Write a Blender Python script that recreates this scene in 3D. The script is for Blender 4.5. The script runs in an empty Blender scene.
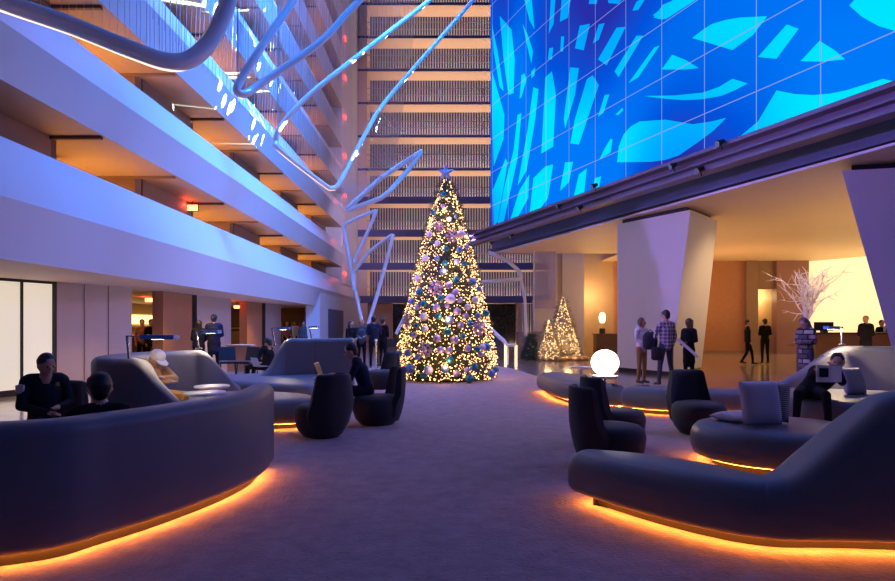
import bpy, bmesh, math, random
import numpy as np
from mathutils import Vector, Matrix
random.seed(7)
PI = math.pi
C = bpy.context.scene.collection
SC = bpy.context.scene
F, CX, HY, CAMZ = 600.0, 447.5, 325.0, 1.45

def P(px, py, d):            # a sight line of the photograph at distance d
    return Vector(((px-CX)/F*d, d, CAMZ+(HY-py)/F*d))
def G(px, py, z=0.0):        # where that sight line meets height z
    d = (CAMZ-z)*F/(py-HY)
    return Vector(((px-CX)/F*d, d, z))

# ------------------------------------------------------------------ materials
MATS = {}
def mat(name, col, rough=.6, metal=0, emit=None, es=0, spec=.5, alpha=1, trans=0, coat=0, noise=None, bump=None, sheen=0, sampling=None):
    if name in MATS: return MATS[name]
    m = bpy.data.materials.new(name); m.use_nodes = True
    nt = m.node_tree; b = nt.nodes['Principled BSDF']
    b.inputs['Base Color'].default_value = (*col, 1)
    b.inputs['Roughness'].default_value = rough
    b.inputs['Metallic'].default_value = metal
    b.inputs['Specular IOR Level'].default_value = spec
    b.inputs['Alpha'].default_value = alpha
    b.inputs['Transmission Weight'].default_value = trans
    b.inputs['Coat Weight'].default_value = coat
    b.inputs['Sheen Weight'].default_value = sheen
    if emit: b.inputs['Emission Color'].default_value = (*emit, 1); b.inputs['Emission Strength'].default_value = es
    if noise or bump:
        tc = nt.nodes.new('ShaderNodeTexCoord')
    if noise:                # (scale, amount)
        n = nt.nodes.new('ShaderNodeTexNoise'); n.inputs['Scale'].default_value = noise[0]; n.inputs['Detail'].default_value = 4
        nt.links.new(tc.outputs['Object'], n.inputs['Vector'])
        mx = nt.nodes.new('ShaderNodeMix'); mx.data_type = 'RGBA'
        mx.inputs[6].default_value = (*[c*(1-noise[1]) for c in col], 1)
        mx.inputs[7].default_value = (*[min(1, c*(1+noise[1])) for c in col], 1)
        nt.links.new(n.outputs['Fac'], mx.inputs[0]); nt.links.new(mx.outputs[2], b.inputs['Base Color'])
    if bump:
        n2 = nt.nodes.new('ShaderNodeTexNoise'); n2.inputs['Scale'].default_value = bump[0]; n2.inputs['Detail'].default_value = 3
        nt.links.new(tc.outputs['Object'], n2.inputs['Vector'])
        bp = nt.nodes.new('ShaderNodeBump'); bp.inputs['Strength'].default_value = bump[1]; bp.inputs['Distance'].default_value = .01
        nt.links.new(n2.outputs['Fac'], bp.inputs['Height']); nt.links.new(bp.outputs['Normal'], b.inputs['Normal'])
    if sampling: m.cycles.emission_sampling = sampling
    MATS[name] = m
    return m

M = dict(
 paint=mat('white_paint', (.78,.76,.78), .38, noise=(1.5,.03)),
 pier=mat('pier_paint', (.75,.74,.76), .5, noise=(1.5,.03)),
 soffit=mat('soffit_paint', (.5,.36,.24), .6, noise=(2,.06)),
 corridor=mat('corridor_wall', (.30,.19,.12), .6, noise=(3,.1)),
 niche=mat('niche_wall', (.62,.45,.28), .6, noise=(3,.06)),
 panel=mat('beige_wall_panel', (.55,.48,.45), .55, noise=(4,.04)),
 orange_wood=mat('orange_wood', (.50,.24,.12), .45, noise=(6,.12)),
 brown_wood=mat('brown_wood', (.12,.055,.035), .35, noise=(8,.2)),
 dark_metal=mat('dark_metal', (.03,.028,.03), .4, .6),
 black=mat('black', (.012,.012,.014), .5),
 steel=mat('painted_steel', (.20,.15,.20), .4, .2, noise=(5,.1)),
 recess=mat('steel_recess', (.12,.14,.20), .5, .1, noise=(5,.1)),
 canopy=mat('canopy_plaster', (.80,.62,.42), .6, noise=(1,.03)),
 canopy_edge=mat('canopy_edge', (.8,.76,.78), .5),
 marble=mat('grey_marble', (.30,.25,.24), .25, noise=(6,.4)),
 leather=mat('sofa_leather', (.15,.15,.18), .45, spec=.45, noise=(14,.05), bump=(220,.10)),
 navy=mat('chair_fabric', (.013,.013,.024), .8, sheen=.1, noise=(40,.1)),
 plinth=mat('plinth', (.010,.010,.010), .6),
 led=mat('orange_led', (1,.4,.1), .5, emit=(1,.245,.028), es=70),
 tabletop=mat('table_white', (.8,.8,.82), .25),
 chrome=mat('chrome', (.7,.7,.72), .22, 1),
 globe=mat('globe_glass', (1,.97,.9), .3, emit=(1,.88,.70), es=9),
 tube=mat('sculpture_tube', (.82,.84,.88), .28, .0, coat=.6),
 wire=mat('steel_wire', (.55,.55,.62), .35, .5),
 tube_led=mat('tube_light', (1,.8,.6), .5, emit=(1,.72,.5), es=1.8),
 far_face=mat('ledge_face', (.10,.11,.24), .45, noise=(3,.1)),
 far_soffit=mat('ledge_soffit', (.80,.60,.45), .6, noise=(3,.05)),
 rail=mat('rail_metal', (.35,.33,.38), .35, .6),
 dot=mat('downlight', (1,.8,.5), .5, emit=(1,.85,.62), es=9),
 red=mat('exit_red', (1,.05,.05), .5, emit=(1,.04,.03), es=6),
 exit_face=mat('exit_face', (1,.9,.5), .5, emit=(1,.72,.25), es=2.5),
 door_glow=mat('glowing_door_glass', (.5,.5,.48), .4, emit=(1,.88,.66), es=.62),  # door brightness put into the glass as emission
 reception=mat('glowing_reception_wall', (1,.9,.6), .5, emit=(1,.80,.40), es=1.0),  # washer light on the wall put into its material as emission
 needle=mat('tree_needles', (.035,.055,.03), .6, noise=(20,.4)),
 flock=mat('flocked_needles', (.30,.28,.24), .7, noise=(20,.3)),
 trunk=mat('bark', (.08,.05,.03), .8),
 fairy=mat('fairy_bulb', (1,.8,.5), .4, emit=(1,.52,.20), es=5, sampling='NONE'),
 fairy2=mat('fairy_bulb_small_tree', (1,.8,.5), .4, emit=(1,.58,.26), es=3.2, sampling='NONE'),
 twig=mat('white_twig', (.85,.80,.75), .6),
 vase=mat('vase', (.35,.15,.1), .4),
 skin=mat('skin', (.55,.30,.20), .5), skin_dark=mat('skin_dark', (.20,.10,.06), .5),
 hair=mat('hair_black', (.015,.012,.012), .5), hair_brown=mat('hair_brown', (.10,.05,.03), .5),
 eye=mat('eye', (.02,.02,.02), .2), lip=mat('lip', (.35,.13,.11), .5),
 white_cloth=mat('white_cloth', (.75,.72,.72), .8), tan=mat('tan_cloth', (.55,.30,.10), .8, bump=(30,.5)),
 black_cloth=mat('black_cloth', (.010,.010,.013), .8, spec=.12, bump=(30,.4)), navy_cloth=mat('navy_cloth', (.014,.017,.042), .75, spec=.12, bump=(30,.3)),
 uniform=mat('uniform_navy', (.010,.011,.02), .7, spec=.12, bump=(25,.4)), grey_cloth=mat('grey_cloth', (.09,.085,.1), .8, spec=.12),
 khaki=mat('khaki_trousers', (.38,.20,.08), .8), denim=mat('denim', (.05,.06,.1), .8), shoe=mat('shoe', (.03,.025,.02), .4),
 scarf=mat('blue_hair_scarf', (.10,.10,.22), .7), red_cloth=mat('warm_cloth', (.35,.12,.08), .8),
 pillow=mat('pillow_lavender', (.60,.54,.62), .85, bump=(90,.4)), paper=mat('paper', (.8,.8,.8), .6),
 screen_glow=mat('laptop_screen', (.8,.9,1), .3, emit=(.75,.85,1), es=1.6), laptop=mat('laptop_shell', (.45,.45,.48), .3, .7),
 blue_blade=mat('lamp_blade', (.12,.30,.75), .3, .1),
 bulb=mat('lamp_bulb', (1,.9,.7), .4, emit=(1,.84,.58), es=14),
 glow_leg=mat('glowing_footing', (1,.8,.5), .4, emit=(1,.62,.28), es=2),
 star=mat('star_glitter', (.20,.25,.55), .3, .6, emit=(.2,.25,.6), es=.25),
 o_white=mat('ornament_white', (.95,.85,.85), .4, 0, coat=.5), o_teal=mat('ornament_teal', (.01,.20,.25), .3, .3, coat=.5),
 o_blue=mat('ornament_blue', (.16,.28,.50), .35, .3, coat=.4), o_lav=mat('ornament_lavender', (.45,.36,.58), .35, .2, coat=.4),
 o_flake=mat('glitter_pink', (.60,.42,.48), .45, .3, bump=(150,.6)), cap=mat('gold_cap', (.6,.45,.2), .3, 1),
 bottle=mat('bottle_glass', (.35,.3,.2), .15, spec=.8), bar_back=mat('bar_back', (.16,.03,.02), .4),
 cloth_grey=mat('seat_grey', (.3,.3,.34), .8), menu=mat('menu_board', (.1,.07,.05), .5),
 patch=mat('shoulder_patch', (.5,.5,.55), .6), gold=mat('gold_badge', (.6,.45,.15), .35, .8),
)
def nodes_of(m): return m.node_tree.nodes, m.node_tree.links, m.node_tree.nodes['Principled BSDF']

def carpet_mat():
    m = mat('carpet_purple', (.2,.17,.22), .95, sheen=.3)
    n, l, b = nodes_of(m)
    tc = n.new('ShaderNodeTexCoord')
    a = n.new('ShaderNodeTexNoise'); a.inputs['Scale'].default_value = 5; a.inputs['Detail'].default_value = 8; a.inputs['Roughness'].default_value = .7
    l.new(tc.outputs['Object'], a.inputs['Vector'])
    br = n.new('ShaderNodeTexBrick'); br.inputs['Scale'].default_value = 2.2; br.inputs['Mortar Size'].default_value = .012; br.offset = .5
    br.inputs['Color1'].default_value = (.9,.9,.9,1); br.inputs['Color2'].default_value = (1,1,1,1); br.inputs['Mortar'].default_value = (.87,.87,.87,1)
    l.new(tc.outputs['Object'], br.inputs['Vector'])
    r = n.new('ShaderNodeValToRGB'); r.color_ramp.elements[0].position = .3; r.color_ramp.elements[1].position = .7
    r.color_ramp.elements[0].color = (.21,.16,.21,1); r.color_ramp.elements[1].color = (.38,.30,.36,1)
    l.new(a.outputs['Fac'], r.inputs['Fac'])
    mx = n.new('ShaderNodeMix'); mx.data_type = 'RGBA'; mx.blend_type = 'MULTIPLY'; mx.inputs[0].default_value = 1
    l.new(r.outputs['Color'], mx.inputs[6]); l.new(br.outputs['Color'], mx.inputs[7]); l.new(mx.outputs[2], b.inputs['Base Color'])
    f = n.new('ShaderNodeTexNoise'); f.inputs['Scale'].default_value = 45; f.inputs['Detail'].default_value = 5; l.new(tc.outputs['Object'], f.inputs['Vector'])
    bp = n.new('ShaderNodeBump'); bp.inputs['Strength'].default_value = .6; bp.inputs['Distance'].default_value = .02
    l.new(f.outputs['Fac'], bp.inputs['Height']); l.new(bp.outputs['Normal'], b.inputs['Normal'])
    return m
def tile_mat():
    m = mat('polished_stone', (.3,.25,.22), .12, spec=.6)
    n, l, b = nodes_of(m)
    tc = n.new('ShaderNodeTexCoord')
    br = n.new('ShaderNodeTexBrick'); br.inputs['Scale'].default_value = 1.1; br.inputs['Mortar Size'].default_value = .006
    br.inputs['Color1'].default_value = (.34,.29,.27,1); br.inputs['Color2'].default_value = (.28,.24,.23,1); br.inputs['Mortar'].default_value = (.15,.13,.12,1)
    l.new(tc.outputs['Object'], br.inputs['Vector']); l.new(br.outputs['Color'], b.inputs['Base Color'])
    a = n.new('ShaderNodeTexNoise'); a.inputs['Scale'].default_value = 3; l.new(tc.outputs['Object'], a.inputs['Vector'])
    mr = n.new('ShaderNodeMapRange'); mr.inputs[3].default_value = .08; mr.inputs[4].default_value = .2
    l.new(a.outputs['Fac'], mr.inputs[0]); l.new(mr.outputs[0], b.inputs['Roughness'])
    return m
def strand_mat():            # dark glass front with a fine curtain of pale strands, brightened by added faint emission
    m = mat('window_with_strand_curtain', (.05,.05,.09), .3)
    n, l, b = nodes_of(m)
    tc = n.new('ShaderNodeTexCoord')
    mp = n.new('ShaderNodeMapping'); mp.inputs['Scale'].default_value = (1,1,.02); l.new(tc.outputs['Object'], mp.inputs['Vector'])
    w = n.new('ShaderNodeTexWave'); w.inputs['Scale'].default_value = 1.6; w.inputs['Distortion'].default_value = .6; l.new(mp.outputs[0], w.inputs['Vector'])
    nz = n.new('ShaderNodeTexNoise'); nz.inputs['Scale'].default_value = 1.3; nz.inputs['Detail'].default_value = 4; l.new(tc.outputs['Object'], nz.inputs['Vector'])
    r = n.new('ShaderNodeValToRGB'); r.color_ramp.elements[0].position = .35; r.color_ramp.elements[1].position = .95
    r.color_ramp.elements[0].color = (.05,.055,.11,1); r.color_ramp.elements[1].color = (.66,.66,.85,1)
    l.new(w.outputs['Fac'], r.inputs['Fac'])
    mx = n.new('ShaderNodeMix'); mx.data_type = 'RGBA'; mx.blend_type = 'MULTIPLY'; mx.inputs[0].default_value = .7
    l.new(r.outputs['Color'], mx.inputs[6]); l.new(nz.outputs['Color'], mx.inputs[7]); l.new(mx.outputs[2], b.inputs['Base Color']); l.new(mx.outputs[2], b.inputs['Emission Color']); b.inputs['Emission Strength'].default_value = .10
    return m
def plaid_mat():
    m = mat('plaid_shirt', (.1,.1,.2), .8)
    n, l, b = nodes_of(m)
    tc = n.new('ShaderNodeTexCoord')
    prev = None
    for ax, rot in ((0,0),(1,PI/2)):
        mp = n.new('ShaderNodeMapping'); mp.inputs['Rotation'].default_value = (0, rot, 0); l.new(tc.outputs['Object'], mp.inputs['Vector'])
        w = n.new('ShaderNodeTexWave'); w.inputs['Scale'].default_value = 3.6; l.new(mp.outputs[0], w.inputs['Vector'])
        r = n.new('ShaderNodeValToRGB'); r.color_ramp.interpolation = 'CONSTANT'
        r.color_ramp.elements[0].color = (.12,.12,.22,1); r.color_ramp.elements[1].position = .72; r.color_ramp.elements[1].color = (.75,.6,.6,1)
        l.new(w.outputs['Fac'], r.inputs['Fac'])
        if prev:
            mx = n.new('ShaderNodeMix'); mx.data_type = 'RGBA'; mx.inputs[0].default_value = .5
            l.new(prev.outputs['Color'], mx.inputs[6]); l.new(r.outputs['Color'], mx.inputs[7]); l.new(mx.outputs[2], b.inputs['Base Color'])
        prev = r
    return m
def coat_mat():
    m = mat('black_and_white_woven_coat', (.5,.5,.5), .85)
    n, l, b = nodes_of(m)
    tc = n.new('ShaderNodeTexCoord'); mp = n.new('ShaderNodeMapping'); mp.inputs['Rotation'].default_value = (PI/2,0,0)
    l.new(tc.outputs['Object'], mp.inputs['Vector'])
    br = n.new('ShaderNodeTexBrick'); br.inputs['Scale'].default_value = 2.4; br.inputs['Mortar Size'].default_value = .035
    br.inputs['Color1'].default_value = (.55,.48,.4,1); br.inputs['Color2'].default_value = (.05,.05,.06,1); br.inputs['Mortar'].default_value = (.02,.02,.03,1)
    l.new(mp.outputs[0], br.inputs['Vector']); l.new(br.outputs['Color'], b.inputs['Base Color'])
    return m
def stripe_mat():
    m = mat('ribbed_pillow', (.4,.35,.35), .85)
    n, l, b = nodes_of(m)
    tc = n.new('ShaderNodeTexCoord'); mp = n.new('ShaderNodeMapping'); mp.inputs['Rotation'].default_value = (0,PI/2,0); l.new(tc.outputs['Object'], mp.inputs['Vector'])
    w = n.new('ShaderNodeTexWave'); w.inputs['Scale'].default_value = 15; w.inputs['Distortion'].default_value = 1; l.new(mp.outputs[0], w.inputs['Vector'])
    r = n.new('ShaderNodeValToRGB'); r.color_ramp.elements[0].color = (.1,.07,.08,1); r.color_ramp.elements[1].color = (.6,.5,.5,1); l.new(w.outputs['Fac'], r.inputs['Fac'])
    l.new(r.outputs['Color'], b.inputs['Base Color'])
    return m
def emis(name, col, s, grad=False, sampling=None):
    m = bpy.data.materials.new(name); m.use_nodes = True; nt = m.node_tree; nt.nodes.clear()
    o = nt.nodes.new('ShaderNodeOutputMaterial'); e = nt.nodes.new('ShaderNodeEmission'); nt.links.new(e.outputs[0], o.inputs[0])
    e.inputs[0].default_value = (*col, 1); e.inputs[1].default_value = s
    if grad:
        tc = nt.nodes.new('ShaderNodeTexCoord'); n = nt.nodes.new('ShaderNodeTexNoise'); n.inputs['Scale'].default_value = .17; n.inputs['Detail'].default_value = .5
        mp = nt.nodes.new('ShaderNodeMapping'); mp.inputs['Location'].default_value = grad[0]; nt.links.new(tc.outputs['Object'], mp.inputs['Vector']); nt.links.new(mp.outputs[0], n.inputs['Vector'])
        r = nt.nodes.new('ShaderNodeValToRGB'); cr = r.color_ramp
        cr.elements[0].position = .38; cr.elements[0].color = (*grad[1], 1); cr.elements[1].position = .64; cr.elements[1].color = (*grad[3], 1)
        k = cr.elements.new(.5); k.color = (*grad[2], 1)
        nt.links.new(n.outputs['Fac'], r.inputs['Fac']); nt.links.new(r.outputs['Color'], e.inputs[0])
    if sampling: m.cycles.emission_sampling = sampling
    return m
M['carpet'] = carpet_mat(); M['tile'] = tile_mat(); M['strand'] = strand_mat(); M['plaid'] = plaid_mat(); M['coat'] = coat_mat(); M['ribbed'] = stripe_mat()
M['glass'] = mat('balustrade_glass', (.55,.5,.6), .08, alpha=.45)

# ------------------------------------------------------------------ mesh builder
ORG = {}
class MB:
    def __init__(s): s.v = []; s.f = []; s.m = []
    def add(s, vs, fs, mi=0):
        o = len(s.v); s.v += [tuple(v) for v in vs]; s.f += [tuple(i+o for i in f) for f in fs]; s.m += [mi]*len(fs); return s
    def box(s, c, d, rz=0, mi=0, bev=0):
        hx, hy, hz = d[0]/2, d[1]/2, d[2]/2; cr, sr = math.cos(rz), math.sin(rz)
        vs = []
        for z in (-hz, hz):
            for x, y in ((-hx,-hy),(hx,-hy),(hx,hy),(-hx,hy)):
                vs.append((c[0]+x*cr-y*sr, c[1]+x*sr+y*cr, c[2]+z))
        return s.add(vs, [(3,2,1,0),(4,5,6,7),(0,1,5,4),(1,2,6,5),(2,3,7,6),(3,0,4,7)], mi)
    def bx(s, x0, x1, y0, y1, z0, z1, mi=0):
        return s.box(((x0+x1)/2,(y0+y1)/2,(z0+z1)/2), (x1-x0,y1-y0,z1-z0), 0, mi)
    def prism(s, poly, z0, z1, mi=0):
        n = len(poly); a = sum(poly[i][0]*poly[(i+1)%n][1]-poly[(i+1)%n][0]*poly[i][1] for i in range(n))
        if a < 0: poly = poly[::-1]
        vs = [(p[0],p[1],z0) for p in poly]+[(p[0],p[1],z1) for p in poly]
        return s.add(vs, [tuple(range(n-1,-1,-1)), tuple(range(n,2*n))]+[(i,(i+1)%n,n+(i+1)%n,n+i) for i in range(n)], mi)
    def tube(s, pts, r, n=8, mi=0, caps=True, scale=None):
        pts = [Vector(p) for p in pts]; rs = r if isinstance(r, (list,tuple)) else [r]*len(pts)
        o = []; prev = None
        for i, p in enumerate(pts):
            t = (pts[min(i+1,len(pts)-1)]-pts[max(i-1,0)]).normalized()
            if prev is None:
                a = Vector((0,0,1)) if abs(t.z) < .9 else Vector((1,0,0)); u = t.cross(a).normalized()
            else: u = (prev-t*prev.dot(t)).normalized()
            prev = u; w = t.cross(u)
            for k in range(n):
                an = 2*PI*k/n; o.append(p+(u*math.cos(an)+w*math.sin(an))*rs[i])
        fs = [(i*n+k, i*n+(k+1)%n, (i+1)*n+(k+1)%n, (i+1)*n+k) for i in range(len(pts)-1) for k in range(n)]
        if caps: fs += [tuple(range(n-1,-1,-1)), tuple(range((len(pts)-1)*n, len(pts)*n))]
        return s.add(o, fs, mi)
    def lathe(s, prof, c=(0,0,0), n=28, mi=0, sx=1, sy=1):
        vs = []; fs = []
        for r, z in prof:
            for k in range(n): vs.append((c[0]+r*sx*math.cos(2*PI*k/n), c[1]+r*sy*math.sin(2*PI*k/n), c[2]+z))
        m = len(prof)
        for i in range(m-1):
            for k in range(n): fs.append((i*n+k, i*n+(k+1)%n, (i+1)*n+(k+1)%n, (i+1)*n+k))
        fs += [tuple(range(n-1,-1,-1)), tuple(range((m-1)*n, m*n))]
        return s.add(vs, fs, mi)
    def sphere(s, c, r, n=16, mi=0):
        if not isinstance(r, (tuple,list)): r = (r,r,r)
        m = n//2; vs = [(c[0],c[1],c[2]-r[2])]
        for i in range(1, m):
            a = -PI/2+PI*i/m
            for k in range(n): vs.append((c[0]+r[0]*math.cos(a)*math.cos(2*PI*k/n), c[1]+r[1]*math.cos(a)*math.sin(2*PI*k/n), c[2]+r[2]*math.sin(a)))
        vs.append((c[0],c[1],c[2]+r[2])); fs = []
        for k in range(n):
            fs.append((0, 1+(k+1)%n, 1+k)); L = 1+(m-2)*n; fs.append((L+k, L+(k+1)%n, len(vs)-1))
        for i in range(m-2):
            for k in range(n): fs.append((1+i*n+k, 1+i*n+(k+1)%n, 1+(i+1)*n+(k+1)%n, 1+(i+1)*n+k))
        return s.add(vs, fs, mi)
    def body(s, outline, prof, mi=0):
        """closed outline (ccw) built up through (inset, z) rings, capped at both ends"""
        n = len(outline); pts = [Vector((p[0],p[1])) for p in outline]
        a = sum(pts[i].x*pts[(i+1)%n].y-pts[(i+1)%n].x*pts[i].y for i in range(n))
        if a < 0: pts = pts[::-1]
        nr = []
        for i in range(n):
            t = (pts[(i+1)%n]-pts[i-1]).normalized(); nr.append(Vector((-t.y, t.x)))
        vs = []
        for ins, z in prof:
            for p, q in zip(pts, nr): w = p+q*ins; vs.append((w.x, w.y, z))
        m = len(prof); cen = sum(pts, Vector((0,0)))/n
        fs = [(i*n+k, i*n+(k+1)%n, (i+1)*n+(k+1)%n, (i+1)*n+k) for i in range(m-1) for k in range(n)]
        fs += [tuple(range(n-1,-1,-1)), tuple(range((m-1)*n, m*n))]
        return s.add(vs, fs, mi)
    def build(s, name, mats, parent=None, smooth=False, loc=None, auto=None):
        off = Vector(loc) if loc is not None else ORG.get(parent, Vector((0,0,0)))
        me = bpy.data.meshes.new(name)
        me.from_pydata([tuple(Vector(v)-off) for v in s.v], [], s.f)
        for m in (mats if isinstance(mats, (list,tuple)) else [mats]): me.materials.append(m)
        me.polygons.foreach_set('material_index', s.m)
        bm = bmesh.new(); bm.from_mesh(me); bmesh.ops.recalc_face_normals(bm, faces=bm.faces); bm.to_mesh(me); bm.free()
        if smooth or auto:
            me.shade_smooth()
            me.set_sharp_from_angle(angle=math.radians(auto or 50))
        o = bpy.data.objects.new(name, me); C.objects.link(o)
        if parent: o.parent = parent; ORG[o] = off
        elif loc is not None: o.location = loc; ORG[o] = off
        return o
def tag(o, label=None, cat=None, group=None, kind=None):
    if label: o['label'] = label
    if cat: o['category'] = cat
    if group: o['group'] = group
    if kind: o['kind'] = kind
    return o
def thing(name, label, cat, loc=(0,0,0), group=None):
    o = bpy.data.objects.new(name, None); C.objects.link(o); o.empty_display_size = .1
    o.location = loc; ORG[o] = Vector(loc); return tag(o, label, cat, group)
def copy_tree(o, parent=None):
    c = o.copy(); C.objects.link(c)
    if parent: c.parent = parent
    for ch in list(o.children): copy_tree(ch, c)
    return c
def struct(o): o['kind'] = 'structure'; return o
def catmull(pts, per=6, closed=False):
    pts = [tuple(p) for p in pts]; n = len(pts); out = []
    for i in range(n if closed else n-1):
        g = lambda j: pts[j % n] if closed else pts[max(0, min(n-1, j))]
        p0, p1, p2, p3 = g(i-1), g(i), g(i+1), g(i+2)
        for k in range(per):
            t = k/per
            out.append(tuple(.5*((2*b)+(-a+c)*t+(2*a-5*b+4*c-d)*t*t+(-a+3*b-3*c+d)*t**3) for a,b,c,d in zip(p0,p1,p2,p3)))
    if not closed: out.append(pts[-1])
    return out
def area(name, loc, target, size, energy, col, sizey=None, spread=None):
    l = bpy.data.lights.new(name, 'AREA'); l.energy = energy; l.color = col; l.size = size
    if sizey: l.shape = 'RECTANGLE'; l.size_y = sizey
    if spread: l.spread = spread
    o = bpy.data.objects.new(name, l); C.objects.link(o); o.location = loc
    o.rotation_euler = (Vector(target)-Vector(loc)).to_track_quat('-Z','Y').to_euler(); return o
def point(name, loc, energy, col, r=.05):
    l = bpy.data.lights.new(name, 'POINT'); l.energy = energy; l.color = col; l.shadow_soft_size = r
    o = bpy.data.objects.new(name, l); C.objects.link(o); o.location = loc; return o
def spot(name, loc, target, energy, col, ang=60, blend=.6, r=.1):
    l = bpy.data.lights.new(name, 'SPOT'); l.energy = energy; l.color = col; l.spot_size = math.radians(ang); l.spot_blend = blend; l.shadow_soft_size = r
    o = bpy.data.objects.new(name, l); C.objects.link(o); o.location = loc
    o.rotation_euler = (Vector(target)-Vector(loc)).to_track_quat('-Z','Y').to_euler(); return o

# ------------------------------------------------------------------ the setting
struct(MB().bx(-16, 28, -3, 50, -.2, 0).build('floor', M['tile']))
cp = catmull([(-5.0,-2.5),(-5.0,2),(-5.1,8),(-4.9,13),(-3.6,19),(-1.2,22),(.8,22),(2.0,20.4),(2.5,17),(3.05,13.8),(3.9,11.4),(6,10.75),(10,10.6),(10.3,6),(10.2,-2.5)], 6)
tag(MB().prism(cp, 0, .012).build('carpet', M['carpet'], loc=(0,8,0)), 'large purple grey carpet under the sofas and the tall Christmas tree', 'carpet')

# left wall: stacked leaning balcony fronts, each with its slab
XW = -6.4
levels = [(2.40,3.25,4.24)]+[(4.97+2.43*i, 4.97+2.43*i+.71, 4.97+2.43*i+1.53) for i in range(8)]
YF = 36.5
for i, (zb, zf, zt) in enumerate(levels):
    prof = [(XW,zb),(-6.2,zf),(-6.6,zt),(-6.78,zt),(-6.78,zb+.28),(-10.6,zb+.28),(-10.6,zb)]
    b = MB(); n = len(prof)
    vs = [(x,0,z) for x,z in prof]+[(x,YF+ (0 if i else 6.5),z) for x,z in prof]
    b.add(vs, [(j,(j+1)%n,n+(j+1)%n,n+j) for j in range(n-1)], 0)
    b.add([vs[0],vs[n-1],vs[2*n-1],vs[n]], [(0,1,2,3)], 1)
    b.add(vs[:n], [tuple(range(n))], 0); b.add(vs[n:], [tuple(range(n))], 0)
    o = b.build('trim_%d' % (i+1), [M['paint'], M['soffit'] if i else M['canopy']]); struct(o)  # lowest soffit takes a lighter plaster in place of light from below
per = [11.2,14.2,17.3,20.4,23.5,26.5,29.5,32.5,35.5]
for i in range(8):           # corridor bays: brown wall near the edge, then a lit niche
    z0 = levels[i][0]+.28; z1 = levels[i+1][0]
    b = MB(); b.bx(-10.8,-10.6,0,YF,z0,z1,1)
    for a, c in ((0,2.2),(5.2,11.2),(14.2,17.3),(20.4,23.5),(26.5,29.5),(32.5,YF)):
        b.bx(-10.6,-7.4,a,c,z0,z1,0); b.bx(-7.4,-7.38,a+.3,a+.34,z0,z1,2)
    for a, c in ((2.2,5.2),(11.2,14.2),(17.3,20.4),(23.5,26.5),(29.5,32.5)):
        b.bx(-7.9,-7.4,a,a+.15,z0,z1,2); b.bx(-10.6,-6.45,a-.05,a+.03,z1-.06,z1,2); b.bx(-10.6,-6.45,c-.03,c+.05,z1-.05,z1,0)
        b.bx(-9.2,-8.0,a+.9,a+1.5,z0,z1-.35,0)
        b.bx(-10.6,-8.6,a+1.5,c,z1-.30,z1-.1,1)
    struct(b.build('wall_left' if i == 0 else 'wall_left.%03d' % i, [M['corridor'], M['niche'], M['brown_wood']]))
    for a in (2.2,11.2,17.3,23.5,29.5):
        if i == 7 and a < 17: continue
        area('corridor_uplight', (-8.2,a+1.6,z0+.06), (-8.2,a+1.6,z1), 1.4, (95 if i < 3 else 55), (1,.46,.12), 1.4)
# end strip and far pier
struct(MB().bx(-10.6,XW-.02,YF,43,4.0,28).build('wall_left_end', M['pier']))
b = MB(); b.prism([(-6.75,28.6),(-6.25,29.4),(-6.25,43),(-7.4,43),(-7.4,32)], 0, 3.3); struct(b.build('wall_left_pier', M['pier']))
d0, d1 = 6.25*600/119.5, 6.25*600/104.5
dr = MB().bx(-6.25,-6.225,d0,d1,0,2.3); o = dr.build('door_1', M['recess']); struct(o)
MB().bx(-6.225,-6.17,d1-.6,d1-.45,1.0,1.05).build('door_handle', M['chrome'], o)
# exit lights on the strip
for i in range(1,8):
    z = levels[i][0]-.35
    t = thing('exit_light', ['','small red exit lamp glowing at the white wall end, lowest of the stack','red exit lamp on the white wall end, second from the bottom','red exit lamp on the white wall end, third from the bottom','red exit lamp on the white wall end, fourth from the bottom','red exit lamp on the white wall end, fifth from the bottom','red exit lamp on the white wall end, sixth from the bottom','red exit lamp on the white wall end, seventh from the bottom'][i], 'exit light', (-6.30,37.2,z), 'red lamps up the wall end')
    MB().box((-6.385,37.2,z),(.06,.3,.24)).build('housing', M['pier'], t); MB().box((-6.33,37.2,z),(.06,.42,.20)).build('lens', M['red'], t)
    point('exit_glow', (-6.1,37.2,z), 6, (1,.06,.08), .1)

# ground floor behind the balconies (left)
b = MB()
b.prism([(-9.75,10.0),(-8.0,15.2),(-8.25,15.3),(-10,10.1)],0,2.4,0)
o = b.build('wall_left_ground', M['panel']); struct(o)
def on_left(px0, px1, X=-8.0):
    return X*600/(px0-CX), X*600/(px1-CX)
wl = Vector((-9.02,12.1)); wd = (Vector((-8.0,15.2))-wl).normalized()
def ray_wall(px):           # along the angled wall
    k = (px-CX)/600; t = (k*wl.y-wl.x)/(wd.x-k*wd.y); return wl+wd*t
nrm = Vector((wd.y,-wd.x))
def strip_wall(b, px0, px1, z0, z1, off, th, mi=0):
    a = ray_wall(px0)+nrm*off; c = ray_wall(px1)+nrm*off
    b.prism([(a.x,a.y),(c.x,c.y),(c.x+nrm.x*th,c.y+nrm.y*th),(a.x+nrm.x*th,a.y+nrm.y*th)], z0, z1, mi)
b = MB(); strip_wall(b,-60,19,.12,2.36,.01,.03); strip_wall(b,21,50,.12,2.36,.03,.03); o = b.build('door_2', M['door_glow']); struct(o)
fr = MB(); strip_wall(fr,-60,50,0,.12,.01,.06); strip_wall(fr,50,53.5,0,2.4,.0,.1); strip_wall(fr,18.6,21,.12,2.36,.02,.05); strip_wall(fr,-60,53,2.34,2.4,.0,.07); fr.build('door_frame', M['dark_metal'], o)
b = MB()
for p in (84,108): strip_wall(b,p,p+.5,.1,2.4,.002,.012)
strip_wall(b,54,129,0,.07,.0,.015); struct(b.build('trim_30', M['corridor']))
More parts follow.
